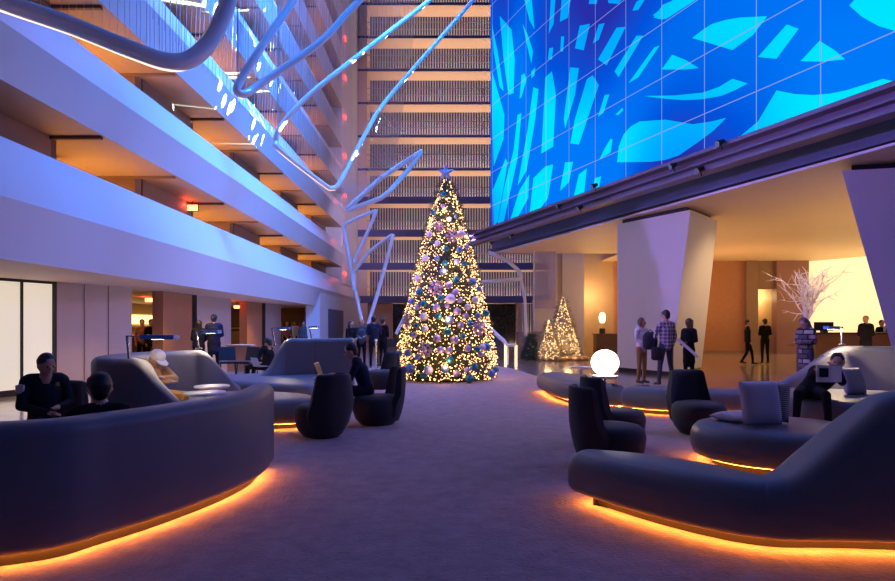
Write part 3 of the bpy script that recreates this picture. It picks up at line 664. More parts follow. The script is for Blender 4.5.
def ribbon(parent, path, name='backrest', endr=.12, led=False, seams=(), rt=.09, e2=None, rng=None):
    """path items: (x, y, ztop, width, zbot); a padded wall along the path"""
    e2 = endr if e2 is None else e2
    pts = catmull(path, 7); n = len(pts); b = MB(); K = 22; rings = []; i0, i1 = (rng[0]*7, rng[1]*7) if rng else (0, n-1)
    def frame(i):
        a = Vector(pts[max(i-1,0)][:2]); c = Vector(pts[min(i+1,n-1)][:2]); t = (c-a).normalized(); return t, Vector((-t.y,t.x))
    def ring(i, shift, shr):
        x, y, zt, w, zb = pts[i]; t, nn = frame(i); hw = max(w/2-shr,.01); r = min(rt, hw*.95); zt2 = zt-shr; zb2 = zb+shr*.6
        c = Vector((x,y))+t*shift; out = []
        prof = []
        for k in range(6): an = PI/2*k/5; prof.append((hw-r+r*math.cos(an), zt2-r+r*math.sin(an)))
        for k in range(6): an = PI/2+PI/2*k/5; prof.append((-hw+r+r*math.cos(an), zt2-r+r*math.sin(an)))
        rb = min(.05, hw*.9)
        for k in range(5): an = PI+PI/2*k/4; prof.append((-hw+rb+rb*math.cos(an), zb2+rb+rb*math.sin(an)))
        for k in range(5): an = 1.5*PI+PI/2*k/4; prof.append((hw-rb+rb*math.cos(an), zb2+rb+rb*math.sin(an)))
        for u, z in prof: q = c+nn*u; out.append((q.x,q.y,z))
        return out
    for k in range(5): an = PI/2*k/5; rings.append(ring(i0, -endr*math.cos(an), endr*(1-math.sin(an))))
    for i in range(i0, i1+1): rings.append(ring(i,0,0))
    for k in range(1,6): an = PI/2*k/5; rings.append(ring(i1, e2*math.sin(an), e2*(1-math.cos(an))))
    K = len(rings[0]); vs = [v for r in rings for v in r]
    fs = [(i*K+k, i*K+(k+1)%K, (i+1)*K+(k+1)%K, (i+1)*K+k) for i in range(len(rings)-1) for k in range(K)]
    fs += [tuple(range(K)), tuple(range((len(rings)-1)*K, len(rings)*K))]
    b.add(vs, fs); b.build(name, M['leather'], parent, True)
    for s_ in seams:
        i = int(s_*(n-1)); rg = [Vector(v) for v in ring(i,0,-.002)]
        MB().tube(rg+[rg[0]], .004, 5).build('seam', M['black'], parent)
    if led: led_path(parent, path, endr*.3)
def led_path(parent, path, trim=0, deep=.035):
    pts = catmull(path, 7); n = len(pts); L = []; R = []
    for i in range(n):
        a = Vector(pts[max(i-1,0)][:2]); c = Vector(pts[min(i+1,n-1)][:2]); t = (c-a).normalized(); nn = Vector((-t.y,t.x)); x, y, zt, w, zb = pts[i]
        p = Vector((x,y))+(t*trim if i == 0 else -t*trim if i == n-1 else t*0)
        L.append(p+nn*(w/2-min(.082,w*.32))); R.append(p-nn*(w/2-min(.082,w*.32)))
    led_ring(parent, [tuple(p) for p in L]+[tuple(p) for p in R[::-1]], 0, deep=deep)

# A: front left booth seen from behind
sa = thing('curved_sofa', 'nearest left curved sofa seen from its tall dark padded back', 'sofa', (-2.6,4.6,.012))
outer = [(-2.72,3.42),(-2.36,3.60),(-2.18,3.87),(-2.016,4.15),(-1.86,4.51),(-1.73,4.91),(-1.66,5.40),(-1.72,5.95)]
path = []
for i,(x,y) in enumerate(outer):
    a = Vector(outer[max(i-1,0)]); c = Vector(outer[min(i+1,len(outer)-1)]); t = (c-a).normalized(); nn = Vector((-t.y,t.x)); q = Vector((x,y))+nn*.13
    path.append((q.x,q.y,.87,.26,.096))
ribbon(sa, path, led=True, endr=.10)
seat(sa, [(-2.85,3.75),(-2.45,3.95),(-2.15,4.5),(-1.98,5.2),(-2.05,5.95),(-2.6,6.0),(-2.75,5.2),(-3.1,4.6)], led=False)
# B: front right sofa: low rounded seat that ramps up into a back
sb = thing('curved_sofa', 'nearest right sofa whose long low seat ramps up into a high back at the edge', 'sofa', (1.9,4.2,.012))
pa = [(1.16,4.95,.42,.36,.096),(1.40,4.68,.435,.52,.096),(1.72,4.33,.44,.60,.096),(1.94,4.07,.44,.52,.096),(2.09,3.955,.445,.44,.096)]
pb = [(2.09,3.955,.445,.44,.096),(2.22,3.93,.50,.43,.096),(2.40,3.92,.66,.42,.096),(2.60,3.90,.85,.40,.096),(2.80,3.87,1.00,.38,.096),(3.1,3.84,1.04,.36,.096),(3.6,3.9,1.05,.34,.096),(4.1,4.25,1.05,.34,.096)]
ribbon(sb, pa+pb[1:], name='seat', endr=.14, rt=.14, e2=.012, rng=(0,4)); ribbon(sb, pa+pb[1:], endr=-.0, e2=.08, rt=.14, rng=(4,11)); led_path(sb, pa+pb[1:], .05, .075)
# C: round ottoman
so = thing('round_ottoman', 'large round ottoman with pillows on it behind the nearest right sofa', 'ottoman', (3.4,6.2,.012))
seat(so, [(3.4+.84*math.cos(a),6.2+.74*math.sin(a)) for a in [2*PI*k/16 for k in range(16)]], prof=[(.18,.096),(.08,.096),(.025,.12),(0,.20),(0,.30),(.02,.36),(.06,.405),(.12,.425),(.22,.432),(.5,.434)])
# D: back right long bench
sd = thing('curved_bench', 'long low curved bench behind the dark lounge chairs on the right', 'bench', (3,10.8,.012))
seat(sd, [(1.95,13.0),(1.90,12.3),(2.0,11.2),(2.3,10.45),(2.85,9.95),(3.0,10.05),(3.05,10.35),(2.95,11.2),(3.0,12.2),(2.7,12.9),(2.3,13.2)], name='seat')
seat(sd, [(2.87,9.88),(3.19,9.55),(3.6,9.38),(4.6,9.27),(4.9,9.35),(4.95,9.65),(4.7,9.85),(3.9,9.98),(3.3,10.2),(3.05,10.25)], name='seat')
# E: right rear sofa with the tall pale back
se = thing('curved_sofa', 'far right sofa with tall pale ramped back where a man reads', 'sofa', (6.6,8.8,.012))
ribbon(se, [(5.55,10.15,.45,.24,.10),(5.9,10.1,.66,.24,.10),(6.2,10.0,.92,.26,.10),(6.45,9.9,1.09,.27,.10),(6.9,9.7,1.11,.27,.10),(7.5,9.35,1.11,.27,.10),(8.1,8.7,1.11,.27,.10),(8.3,7.7,1.1,.27,.10)], endr=.08)
seat(se, [(4.75,8.9),(5.0,8.2),(5.7,7.75),(6.6,7.5),(7.9,7.4),(8.12,7.9),(7.95,8.6),(7.35,9.2),(6.7,9.55),(5.6,9.95),(5.1,9.7)])
# F: left rear booth with the sleeping man
sf = thing('curved_sofa', 'middle left booth sofa with a man in a white cap inside', 'sofa', (-3.5,8.4,.012))
ribbon(sf, [(-3.05,7.02,.48,.24,.10),(-3.32,6.93,.80,.25,.10),(-3.52,6.92,1.04,.26,.10),(-3.85,7.02,1.06,.26,.10),(-4.25,7.4,1.06,.26,.10),(-4.45,8.1,1.06,.26,.10),(-4.35,8.8,1.06,.26,.10),(-4.0,9.25,1.06,.26,.10),(-3.82,9.38,1.04,.25,.10),(-3.65,9.55,.8,.24,.10),(-3.45,9.72,.50,.23,.10)], endr=.08)
seat(sf, [(-3.1,7.15),(-3.7,7.15),(-4.1,7.5),(-4.3,8.1),(-4.15,8.8),(-3.7,9.25),(-3.1,9.45),(-2.5,9.3),(-1.95,8.9),(-1.85,8.35),(-2.3,8.1),(-3.0,8.0),(-3.2,7.7)])
# G: centre-left sofa seen from behind
sg = thing('curved_sofa', 'purple grey sofa with tall straight back behind the man in the suit', 'sofa', (-2.8,12,.012))
ribbon(sg, [(-3.75,12.0,.42,.24,.10),(-3.58,12.15,.62,.24,.10),(-3.42,12.3,.98,.25,.10),(-3.28,12.38,1.16,.26,.10),(-2.9,12.5,1.17,.26,.10),(-2.4,12.6,1.17,.26,.10),(-2.02,12.62,1.18,.26,.10)], endr=.06, seams=(.72,))
seat(sg, [(-4.75,11.9),(-4.5,11.3),(-3.6,10.7),(-2.6,10.3),(-2.25,10.5),(-2.2,11.2),(-2.1,12.2),(-2.1,13.3),(-3.2,13.3),(-4.2,12.8)])

# ------------------------------------------------------------------ lounge chairs
def chair_proto():
    t = thing('lounge_chair', 'x', 'chair'); 
    ol = [(.335*math.cos(a),.35*math.sin(a)-.05) for a in [2*PI*k/32 for k in range(32)]]
    MB().body(ol, [(.13,.0),(.10,.012),(.03,.10),(.0,.20),(-.01,.30),(.005,.37),(.05,.41),(.12,.425),(.22,.43)]).build('seat', M['navy'], t, True)
    b = MB(); rings = []          # back shell wraps the rear, rising from the base
    for z, hwid, th, yb in ((.05,.22,.10,.27),(.18,.30,.12,.31),(.32,.325,.13,.34),(.45,.31,.12,.355),(.58,.285,.11,.365),(.70,.262,.10,.372),(.78,.25,.09,.374),(.81,.235,.06,.37),(.82,.20,.02,.365)):
        ring = []; N = 14; bul = .17 if z < .4 else .12
        for k in range(N+1): u = -1+2*k/N; ring.append((u*hwid, yb-bul*abs(u)**2.6, z))
        for k in range(N+1): u = 1-2*k/N; ring.append((u*hwid*.93, yb-th-bul*.75*abs(u)**2.6, z))
        rings.append(ring)
    K = len(rings[0]); vs = [v for r in rings for v in r]
    b.add(vs, [(i*K+k, i*K+(k+1)%K, (i+1)*K+(k+1)%K, (i+1)*K+k) for i in range(len(rings)-1) for k in range(K)]+[tuple(range(K)),tuple(range((len(rings)-1)*K,len(rings)*K))])
    b.build('backrest', M['navy'], t, True)
    MB().lathe([(.20,0),(.20,.02)], n=24).build('base', M['plinth'], t)
    return t
ch0 = chair_proto(); first = True
for x, y, rz, lb in [(-1.60,7.75,-2.4,'dark lounge chair left of the suited man, turned away from us'),(-.98,8.75,-1.25,'dark lounge chair the man in the suit sits on'),
    (1.62,6.15,1.75,'dark lounge chair nearest on the right, in front of its twin'),(1.98,7.25,1.75,'dark lounge chair under the glowing globe lamp'),(3.32,8.0,.15,'dark lounge chair between the long bench and the round ottoman'),
    (-1.45,13.6,-.8,'far dark lounge chair behind the suited man')]:
    q = ch0 if first else copy_tree(ch0); first = False
    q.location = (x,y,.012); q.rotation_euler = (0,0,rz); q['label'] = lb; q['group'] = 'dark tub lounge chairs'

# ------------------------------------------------------------------ tables, lamps, small things
def round_table(x, y, z, r, label, z0=.012):
    t = thing('side_table', label, 'table', (x,y,z0))
    MB().lathe([(r*.96,z-.03),(r,z-.02),(r,z-.004),(r*.985,z)],(x,y,0),36).build('tabletop', M['tabletop'], t, True)
    MB().tube([(x,y,z0+.012),(x,y,z-.03)],.02,10).build('stem', M['chrome'], t); MB().lathe([(.16,z0),(.16,z0+.008),(.03,z0+.016)],(x,y,0),24).build('foot', M['chrome'], t, True)
    return t
def tblpx(px, py, z, rpx, label, z0=.012):
    g = G(px,py,z); return round_table(g.x,g.y,z,rpx*g.y/F,label,z0), g
gl, gg = tblpx(605,375.5,.74,13,'small white side table carrying the glowing globe lamp')
tblpx(581,366.5,.55,11,'thin pale tabletop behind the far end of the long bench', .0)
tblpx(205,392,.64,20,'nearer white round table before the sleeping man',.44)
tblpx(212,385.5,.66,17,'farther white round table beyond the nearer one',.44)
tblpx(150,409,.60,19,'white round table edge at the foot of the booth')
lt_, lg = tblpx(330,377,.70,17,'white table holding the suited man and his laptop')
tblpx(893,400,.62,27,'white table at the right photo edge beside the reading man')
t = thing('globe_lamp', 'glowing white globe lamp on the small side table', 'lamp', (gg.x,gg.y,.74))
gr = 13.6*gg.y/F
MB().sphere((gg.x,gg.y,.74+gr*.95),(gr,gr,gr*.95),32).build('globe', M['globe'], t, True); MB().lathe([(.07,0),(.07,.012),(.05,.02)],(gg.x,gg.y,.74),20).build('base', M['tabletop'], t)
def reading_lamp(px, pyb, pyt, d, arm, label, z0=None):
    a = P(px,pyb,d); c = P(px-3 if arm > 0 else px,pyt,d); t = thing('reading_lamp', label, 'lamp', tuple(a), 'reading lamps of the sofas')
    MB().tube([a,c],.016,8).build('pole', M['chrome'], t)
    w = arm*d/F; MB().box((c.x+w/2,c.y,c.z),(abs(w),.05,.012)).build('arm', M['chrome'], t)
    MB().box((c.x+w*.66,c.y,c.z-.012),(abs(w)*.66,.16,.05)).build('head', M['blue_blade'], t); MB().box((c.x+w*.62,c.y,c.z-.034),(.12,.06,.012)).build('bulb', M['bulb'], t)
    MB().lathe([(.05,0),(.05,.02)],tuple(a),12).build('collar', M['chrome'], t)
    return c+Vector((w*.62,0,-.05))
lp = []
lp.append(reading_lamp(130,368,336,6.9,50,'reading lamp with blue blade arm over the man in the white cap'))
lp.append(reading_lamp(199,349,331,9.35,24,'short reading lamp standing behind the booth back'))
lp.append(reading_lamp(275,346,328,12.6,18,'small reading lamp at the left end of the purple grey sofa'))
lp.append(reading_lamp(312,341,326.5,13.2,9,'tiny reading lamp above the middle of the purple grey sofa'))
lp.append(reading_lamp(842,345,327,9.66,-16,'reading lamp with blue head on the far right sofa back'))
for i,(p,e,tg) in enumerate(zip(lp,(20,34,26,12,110),((-3.7,7.8,.5),(-4,8.7,.7),(-3,12.4,1),(-2.5,12.6,1),(6.6,9.1,.5)))):
    spot('reading_lamp_beam', p, tg, e*1.6, (1,.74,.44), 150, 1, .04)

# pillows
def pillow(c, w, h, th, rz, tilt, m, label, name='pillow'):
    b = MB(); N = 14; vs = []; fs = []
    for sgn in (1,-1):
        for i in range(N+1):
            for j in range(N+1):
                u = -1+2*i/N; v = -1+2*j/N; pin = 1-.07*(1-v*v)*abs(u)**3; pin2 = 1-.07*(1-u*u)*abs(v)**3
                d = th/2*(max(0,(1-u**4)*(1-v**4)))**.55
                vs.append((u*w/2*pin2, sgn*d, v*h/2*pin))
    def id(s,i,j): return s*(N+1)**2+i*(N+1)+j
    for s_ in (0,1):
        for i in range(N):
            for j in range(N): fs.append((id(s_,i,j),id(s_,i+1,j),id(s_,i+1,j+1),id(s_,i,j+1)))
    b.add(vs, fs)
    o = b.build(name, m, smooth=True); o.location = c; o.rotation_euler = (tilt,0,rz); tag(o, label, 'pillow')
    bm = bmesh.new(); bm.from_mesh(o.data); bmesh.ops.remove_doubles(bm, verts=bm.verts, dist=.0015); bmesh.ops.recalc_face_normals(bm, faces=bm.faces); bm.to_mesh(o.data); bm.free(); o.data.shade_smooth()
    return o
pillow((3.17,6.08,.66),.42,.44,.16,.12,-.2,M['pillow'],'square lavender pillow standing on the round ottoman')
pillow((3.39,6.30,.645),.36,.40,.14,-.75,-.18,M['ribbed'],'ribbed dark striped pillow behind the lavender one')
pillow((3.10,6.40,.475),.46,.36,.10,.4,PI/2,M['pillow'],'flat pale pillow lying under the two upright pillows')
pillow((5.98,8.85,.62),.40,.40,.13,.3,-.3,M['cloth_grey'],'grey pillow behind the reading man')

# ------------------------------------------------------------------ Christmas trees
TC = Vector((-.03,16.0,0))
PR = [(.06,1.30),(.45,1.36),(1.2,1.22),(2.3,.98),(3.4,.70),(4.3,.45),(4.9,.25),(5.3,.09)]
def rad(z, pr=PR):
    if z <= pr[0][0]: return pr[0][1]
    for (a,ra),(b_,rb) in zip(pr,pr[1:]):
        if z <= b_: return ra+(rb-ra)*(z-a)/(b_-a)
    return pr[-1][1]*.5
def tree(root, c, pr, nspr, nl, ls, m_need, m_light, needle=.10, zmin=.05):
    zt = pr[-1][0]; b = MB()
    MB().tube([(c.x,c.y,.0),(c.x,c.y,zt*.97)],[.09*zt/5,.01],8).build('trunk', M['trunk'], root)
    b.lathe([(rad(z,pr)*.80,z) for z in [zt*k/12+zmin*(1-k/12) for k in range(13)]], (c.x,c.y,0), 24)
    for k in range(nspr):
        while True:
            z = random.uniform(zmin,zt)
            if random.random() < rad(z,pr)/max(r for _,r in pr)+.05: break
        a = random.uniform(0,2*PI); r = rad(z,pr)*random.uniform(.78,.94)
        base = Vector((c.x+r*math.cos(a),c.y+r*math.sin(a),z)); out = Vector((math.cos(a),math.sin(a),-.15+random.uniform(-.3,.35))).normalized()
        L = needle*random.uniform(1,2.2); side = out.cross(Vector((0,0,1))).normalized(); upv = side.cross(out)
        for j in range(7):
            f = j/7; p = base+out*L*f; an = random.uniform(0,2*PI); dr = (side*math.cos(an)+upv*math.sin(an)+out*.9).normalized()*needle*.75
            w = dr.cross(out).normalized()*needle*.09; b.add([p-w,p+w,p+dr],[(0,1,2)])
    b.build('foliage', m_need, root)
    lb = MB()
    for k in range(nl):
        while True:
            z = random.uniform(zmin+.02,zt)
            if random.random() < rad(z,pr)/max(r for _,r in pr)+.05: break
        a = random.uniform(0,2*PI); r = rad(z,pr)*random.uniform(.84,1.03); s_ = ls*random.uniform(.7,1.25)
        p = Vector((c.x+r*math.cos(a),c.y+r*math.sin(a),z))
        lb.add([p+Vector(q)*s_ for q in ((1,0,0),(0,1,0),(-1,0,0),(0,-1,0),(0,0,1),(0,0,-1))], [(0,1,4),(1,2,4),(2,3,4),(3,0,4),(1,0,5),(2,1,5),(3,2,5),(0,3,5)])
    o = lb.build('fairy_lights', m_light, root); o['kind'] = 'stuff'
tr = thing('christmas_tree', 'tall decorated Christmas tree glowing with warm lights in the middle of the atrium', 'Christmas tree', TC)
tree(tr, TC, PR, 5600, 5600, .016, M['needle'], M['fairy'])
MB().lathe([(.95,.012),(1.0,.05),(.4,.10)],(TC.x,TC.y,0),32).build('tree_skirt', mat('tree_skirt',(.10,.04,.06),.8), tr)
for z in (.5,1.6,2.8,4.2):
    for k in range(4):
        a = PI/4+k*PI/2-PI/2*.5; r = rad(z)+.25; point('fairy_glow', (TC.x+r*math.cos(a),TC.y+r*math.sin(a),z), 13, (1,.52,.22), .12)
st = tag(MB().build('x', M['star']), '', '') if False else None
b = MB(); c = P(445.5,172.5,16.0); vs = []
for k in range(10): a = PI/2+k*PI/5; r = .24 if k % 2 == 0 else .10; vs.append((c.x+r*math.cos(a),c.y,c.z+r*math.sin(a)))
vs += [(c.x,c.y-.06,c.z),(c.x,c.y+.06,c.z)]
b.add(vs, [(k,(k+1)%10,10) for k in range(10)]+[((k+1)%10,k,11) for k in range(10)]); tag(b.build('tree_star', M['star'], loc=c), 'blue five pointed star on top of the tall Christmas tree', 'star')
K1 = lambda x,y: (390+x/4.467,260+y/4.467); K2 = lambda x,y: (400+x/5.28,160+y/5.28)
orn = []
for col, L in {'white':[(125,82,13),(270,173,18),(150,253,14),(172,492,16),(347,210,12),(380,178,12),(157,308,12),(413,390,12)],
 'teal':[(132,143,13),(228,170,12),(295,88,13),(150,195,12),(215,252,12),(357,283,12),(325,340,11),(268,445,13),(375,478,15),(355,530,16),(428,238,13),(40,418,13),(150,518,12),(120,293,11),(257,320,14),(388,400,12)],
 'blue':[(238,52,13),(367,98,15),(265,270,16),(90,485,18),(245,487,15),(452,507,15),(433,388,14),(80,415,14),(98,185,12),(392,248,11),(123,433,11),(398,130,10),(472,488,12)],
 'lavender':[(263,113,12),(293,143,12),(208,212,13),(300,230,13),(210,350,14),(288,357,15),(225,402,13),(263,405,13),(347,395,12),(338,250,11),(313,180,10),(122,212,10),(315,293,12),(107,335,11),(255,205,9),(343,492,11),(297,508,12),(45,493,11),(403,420,10)]}.items():
    orn += [(*K1(x,y), r/4.467, col) for x,y,r in L]
for col, L in {'white':[(322,390,17),(155,392,13),(260,315,11),(135,520,14),(300,540,13),(198,440,12)],'teal':[(228,182,12),(178,280,11),(245,470,12),(238,545,12),(340,548,12)],'lavender':[(228,245,9),(352,458,10)],'blue':[(195,522,12),(293,300,8),(313,475,14)]}.items():
    orn += [(*K2(x,y), r/5.28, col) for x,y,r in L]
def on_tree(px, py, ext=0):
    d = 15.2
    for _ in range(6):
        p = P(px,py,d); r = rad(p.z)+ext; dx = p.x-TC.x; dx = max(-r,min(r,dx)); d = TC.y-math.sqrt(max(r*r-dx*dx,0))
    return P(px,py,d)
protos = {}
cname = {'white':'pearly white','teal':'dark teal','blue':'steel blue','lavender':'lavender'}
cm = {'white':M['o_white'],'teal':M['o_teal'],'blue':M['o_blue'],'lavender':M['o_lav']}
for px, py, r, col in orn:
    p = on_tree(px,py,.09)
    if col not in protos:
        t = thing('ball_ornament','x','ornament'); MB().sphere((0,0,0),1,20).build('ball', cm[col], t, True); MB().lathe([(.22,.96),(.22,1.14),(.08,1.16)],n=10).build('cap', M['cap'], t)
        protos[col] = t; q = t
    else: q = copy_tree(protos[col])
    R = 1.28*r*p.y/F; q.location = p; q.scale = (R,R,R)
    band = 'near the top' if py < 235 else 'on the upper half' if py < 285 else 'on the lower half' if py < 335 else 'near the bottom'
    sd_ = 'left side' if px < 431 else 'right side' if px > 461 else 'middle'
    lb = '%s ball ornament %s of the tall Christmas tree, %s' % (cname[col], band, sd_); q['label'] = lb; q['group'] = '%s balls %s, %s' % (cname[col], band, sd_)
fl0 = None
for i,((px,py),r,lb) in enumerate([(K1(205,125),.30,'pink glitter snowflake left of the centre of the tall Christmas tree'),(K1(155,400),.32,'pink glitter snowflake low on the left of the tall Christmas tree'),(K1(398,300),.32,'pink glitter snowflake on the right edge of the tall Christmas tree'),(K1(75,270),.28,'pink glitter snowflake on the left edge of the tall Christmas tree'),(K2(275,400),.26,'large pink glitter snowflake high in the tall Christmas tree'),(K2(205,350),.20,'small pink glitter snowflake highest on the left of the tall Christmas tree')]):
    p = on_tree(px,py,.14)
    if fl0 is None:
        b = MB()
        for k in range(6):
            a = k*PI/3+.2; u = Vector((math.cos(a),0,math.sin(a))); w = Vector((-u.z,0,u.x))
            for y in (0,):
                b.tube([(0,0,0),tuple(u*.62)],.07,6)
                for f in (.3,.48): b.tube([tuple(u*f),tuple(u*(f+.15)+w*.2)],.05,5); b.tube([tuple(u*f),tuple(u*(f+.15)-w*.2)],.05,5)
        b.sphere((0,0,0),.2,10); fl0 = b.build('snowflake_ornament', M['o_flake']); q = fl0
    else: q = fl0.copy(); C.objects.link(q)
    q.location = p; q.scale = (r,r,r); a = math.atan2(p.x-TC.x, TC.y-p.y); q.rotation_euler = (0,.3*i,a); tag(q, lb, 'ornament', 'snowflake ornaments on the tall tree')
def small_tree(px, base_y, top_y, half, d, label, m=None, lights=900):
    c = P(px,HY,d); c.z = 0; s_ = F/d; H = CAMZ+(HY-top_y)/s_; R = half/s_
    t = thing('christmas_tree', label, 'Christmas tree', c); tree(t, Vector((c.x,c.y,0)), [(.12,R*.9),(.3,R),(H*.5,R*.55),(H*.8,R*.25),(H,.03)], 1100, lights, .02, m or M['flock'], M['fairy2'], .12)
    return c
c = small_tree(563,357,297,17.5,25.4,'larger of the two flocked trees glowing by the white wall'); point('fairy_glow',(c.x,c.y-1.1,.8),22,(1,.6,.28),.15)
c = small_tree(549,357,320,11,24.4,'smaller flocked tree glowing left of the larger one'); point('fairy_glow',(c.x-.2,c.y-.9,.6),12,(1,.6,.28),.15)
small_tree(531,356,334,6,24.6,'little dark teal tree standing before the marble block', mat('teal_needles',(.03,.08,.09),.6), 40)
b = MB(); c1 = P(556,HY,24.9)
for k in range(46):
    a = random.uniform(0,2*PI); r = random.uniform(.2,1.0); b.sphere((c1.x+r*1.15*math.cos(a),c1.y-.3+r*.6*math.sin(a),.08),(.2,.15,.11),8)
tag(b.build('gift_pile', mat('foil_wrap',(.5,.35,.25),.3,.5), smooth=True, loc=(c1.x,c1.y,0)), 'crumpled shiny skirt around the foot of the flocked trees', 'tree skirt', kind='stuff')

# branch arrangement
g0 = P(806,HY,17.5)
t = thing('branch_arrangement', 'tall spray of white bleached branches in a vase before the bright wall', 'branches', (g0.x,g0.y,0))
MB().lathe([(.28,0),(.28,.9),(.33,.92)],(g0.x,g0.y,0),4).build('stand', M['brown_wood'], t)
MB().lathe([(.12,.92),(.22,1.1),(.18,1.35),(.10,1.5),(.13,1.55)],(g0.x,g0.y,0),20).build('vase', M['vase'], t, True)
b = MB()
def branch(p, v, L, r, dep):
    pts = [p]; vv = v
    for k in range(4): vv = (vv+Vector([random.uniform(-.28,.28) for _ in range(3)])).normalized(); pts.append(pts[-1]+vv*L/4)
    b.tube(pts, [r*(1-.2*k) for k in range(5)], 5)
    if dep:
        for k in range(3): branch(pts[random.randint(1,4)], (vv+Vector([random.uniform(-.8,.8) for _ in range(3)])).normalized(), L*.55, r*.6, dep-1)
for k in range(17): a = random.uniform(0,2*PI); branch(Vector((g0.x,g0.y,1.5)), Vector((.36*math.cos(a)+.0,.3*math.sin(a),1)).normalized(), 1.15, .030, 2)
b.build('branches', M['twig'], t); spot('branch_light', (g0.x-1.5,g0.y-2,4.6), (g0.x,g0.y,2.4), 260, (1,.8,.55), 40, .6, .05)  # spot added to brighten the twigs, no fixture

# reception
t = thing('reception_desk', 'dark reception desk in front of the bright wall', 'desk', (15,20,0))
b = MB(); b.bx(12.0,17.5,19.6,20.3,0,1.15); b.build('front', M['brown_wood'], t); MB().bx(11.95,17.6,19.5,20.6,1.15,1.2).build('top', M['black'], t)
t = thing('monitor', 'black computer monitor on the reception desk', 'monitor', (12.7,20.1,1.2))
MB().bx(12.35,13.0,20.2,20.23,1.26,1.55).build('screen', M['black'], t); MB().bx(12.6,12.75,20.1,20.3,1.2,1.26).build('stand', M['dark_metal'], t)

# stanchion
g1 = P(376,HY,19.2)
t = thing('stanchion', 'pale post with a round top beside the standing group', 'stanchion', (g1.x,g1.y,0)); MB().tube([(g1.x,g1.y,.02),(g1.x,g1.y,.92)],.035,10).build('post', M['chrome'], t)
MB().sphere((g1.x,g1.y,.96),.05,12).build('knob', M['tabletop'], t, True); MB().lathe([(.16,.0),(.16,.02),(.04,.04)],(g1.x,g1.y,0),20).build('base', M['chrome'], t)
# cafe chairs on the tile floor at left
def cafe():
    t = thing('cafe_chair','x','chair'); MB().box((0,0,.44),(.44,.42,.06)).build('seat', M['navy'], t)
    MB().add([(-.21,.2,.48),(.21,.2,.48),(.2,.28,.85),(-.2,.28,.85),(-.21,.23,.48),(.21,.23,.48),(.2,.31,.85),(-.2,.31,.85)],[(0,1,2,3),(7,6,5,4),(0,4,5,1),(1,5,6,2),(2,6,7,3),(3,7,4,0)]).build('backrest', M['navy'], t)
    for sx in (-1,1):
        for sy in (-1,1): MB().tube([(sx*.18,sy*.16,.42),(sx*.21,sy*.2,0)],.014,6).build('leg', M['dark_metal'], t)
    return t
c0 = cafe(); fst = True
for px, d, rz, lb in ((228,16.2,.4,'dark blue cafe chair behind the booth, left of two'),(247,16.2,-.3,'dark blue cafe chair behind the booth, right of two')):
    q = c0 if fst else copy_tree(c0); fst = False; p = P(px,HY,d); q.location = (p.x,p.y,0); q.rotation_euler = (0,0,rz); q['label'] = lb; q['group'] = 'cafe chairs behind the booth'
t = thing('service_cart', 'small pale wooden stand behind the blue cafe chairs', 'stand', (-6.6,18.8,0)); MB().bx(-6.9,-6.1,18.6,19.1,.8,.84).build('top', M['niche'], t); MB().bx(-6.85,-6.15,18.65,19.05,0,.8).build('body', M['orange_wood'], t)

# ------------------------------------------------------------------ people
def cap_mesh(b, a, c, ra, rb, n=14):
    a = Vector(a); c = Vector(c); t = c-a; L = t.length
    if L < 1e-5: b.sphere(a, ra, n); return
    t.normalize(); u = t.cross(Vector((0,0,1)) if abs(t.z) < .9 else Vector((1,0,0))).normalized(); w = t.cross(u)
    pts = []; rs = []
    for k in range(5): an = PI/2*k/4.0; pts.append(a-t*ra*math.cos(an)); rs.append(max(ra*math.sin(an),.0008))
    for k in range(5): an = PI/2*k/4.0; pts.append(c+t*rb*math.sin(an)); rs.append(max(rb*math.cos(an),.0008))
    vs = []; 
    for p, r in zip(pts, rs):
        for k in range(n): an = 2*PI*k/n; vs.append(p+(u*math.cos(an)+w*math.sin(an))*r)
    m = len(pts); b.add(vs, [(i*n+k, i*n+(k+1)%n, (i+1)*n+(k+1)%n, (i+1)*n+k) for i in range(m-1) for k in range(n)]+[tuple(range(n)),tuple(range((m-1)*n,m*n))])
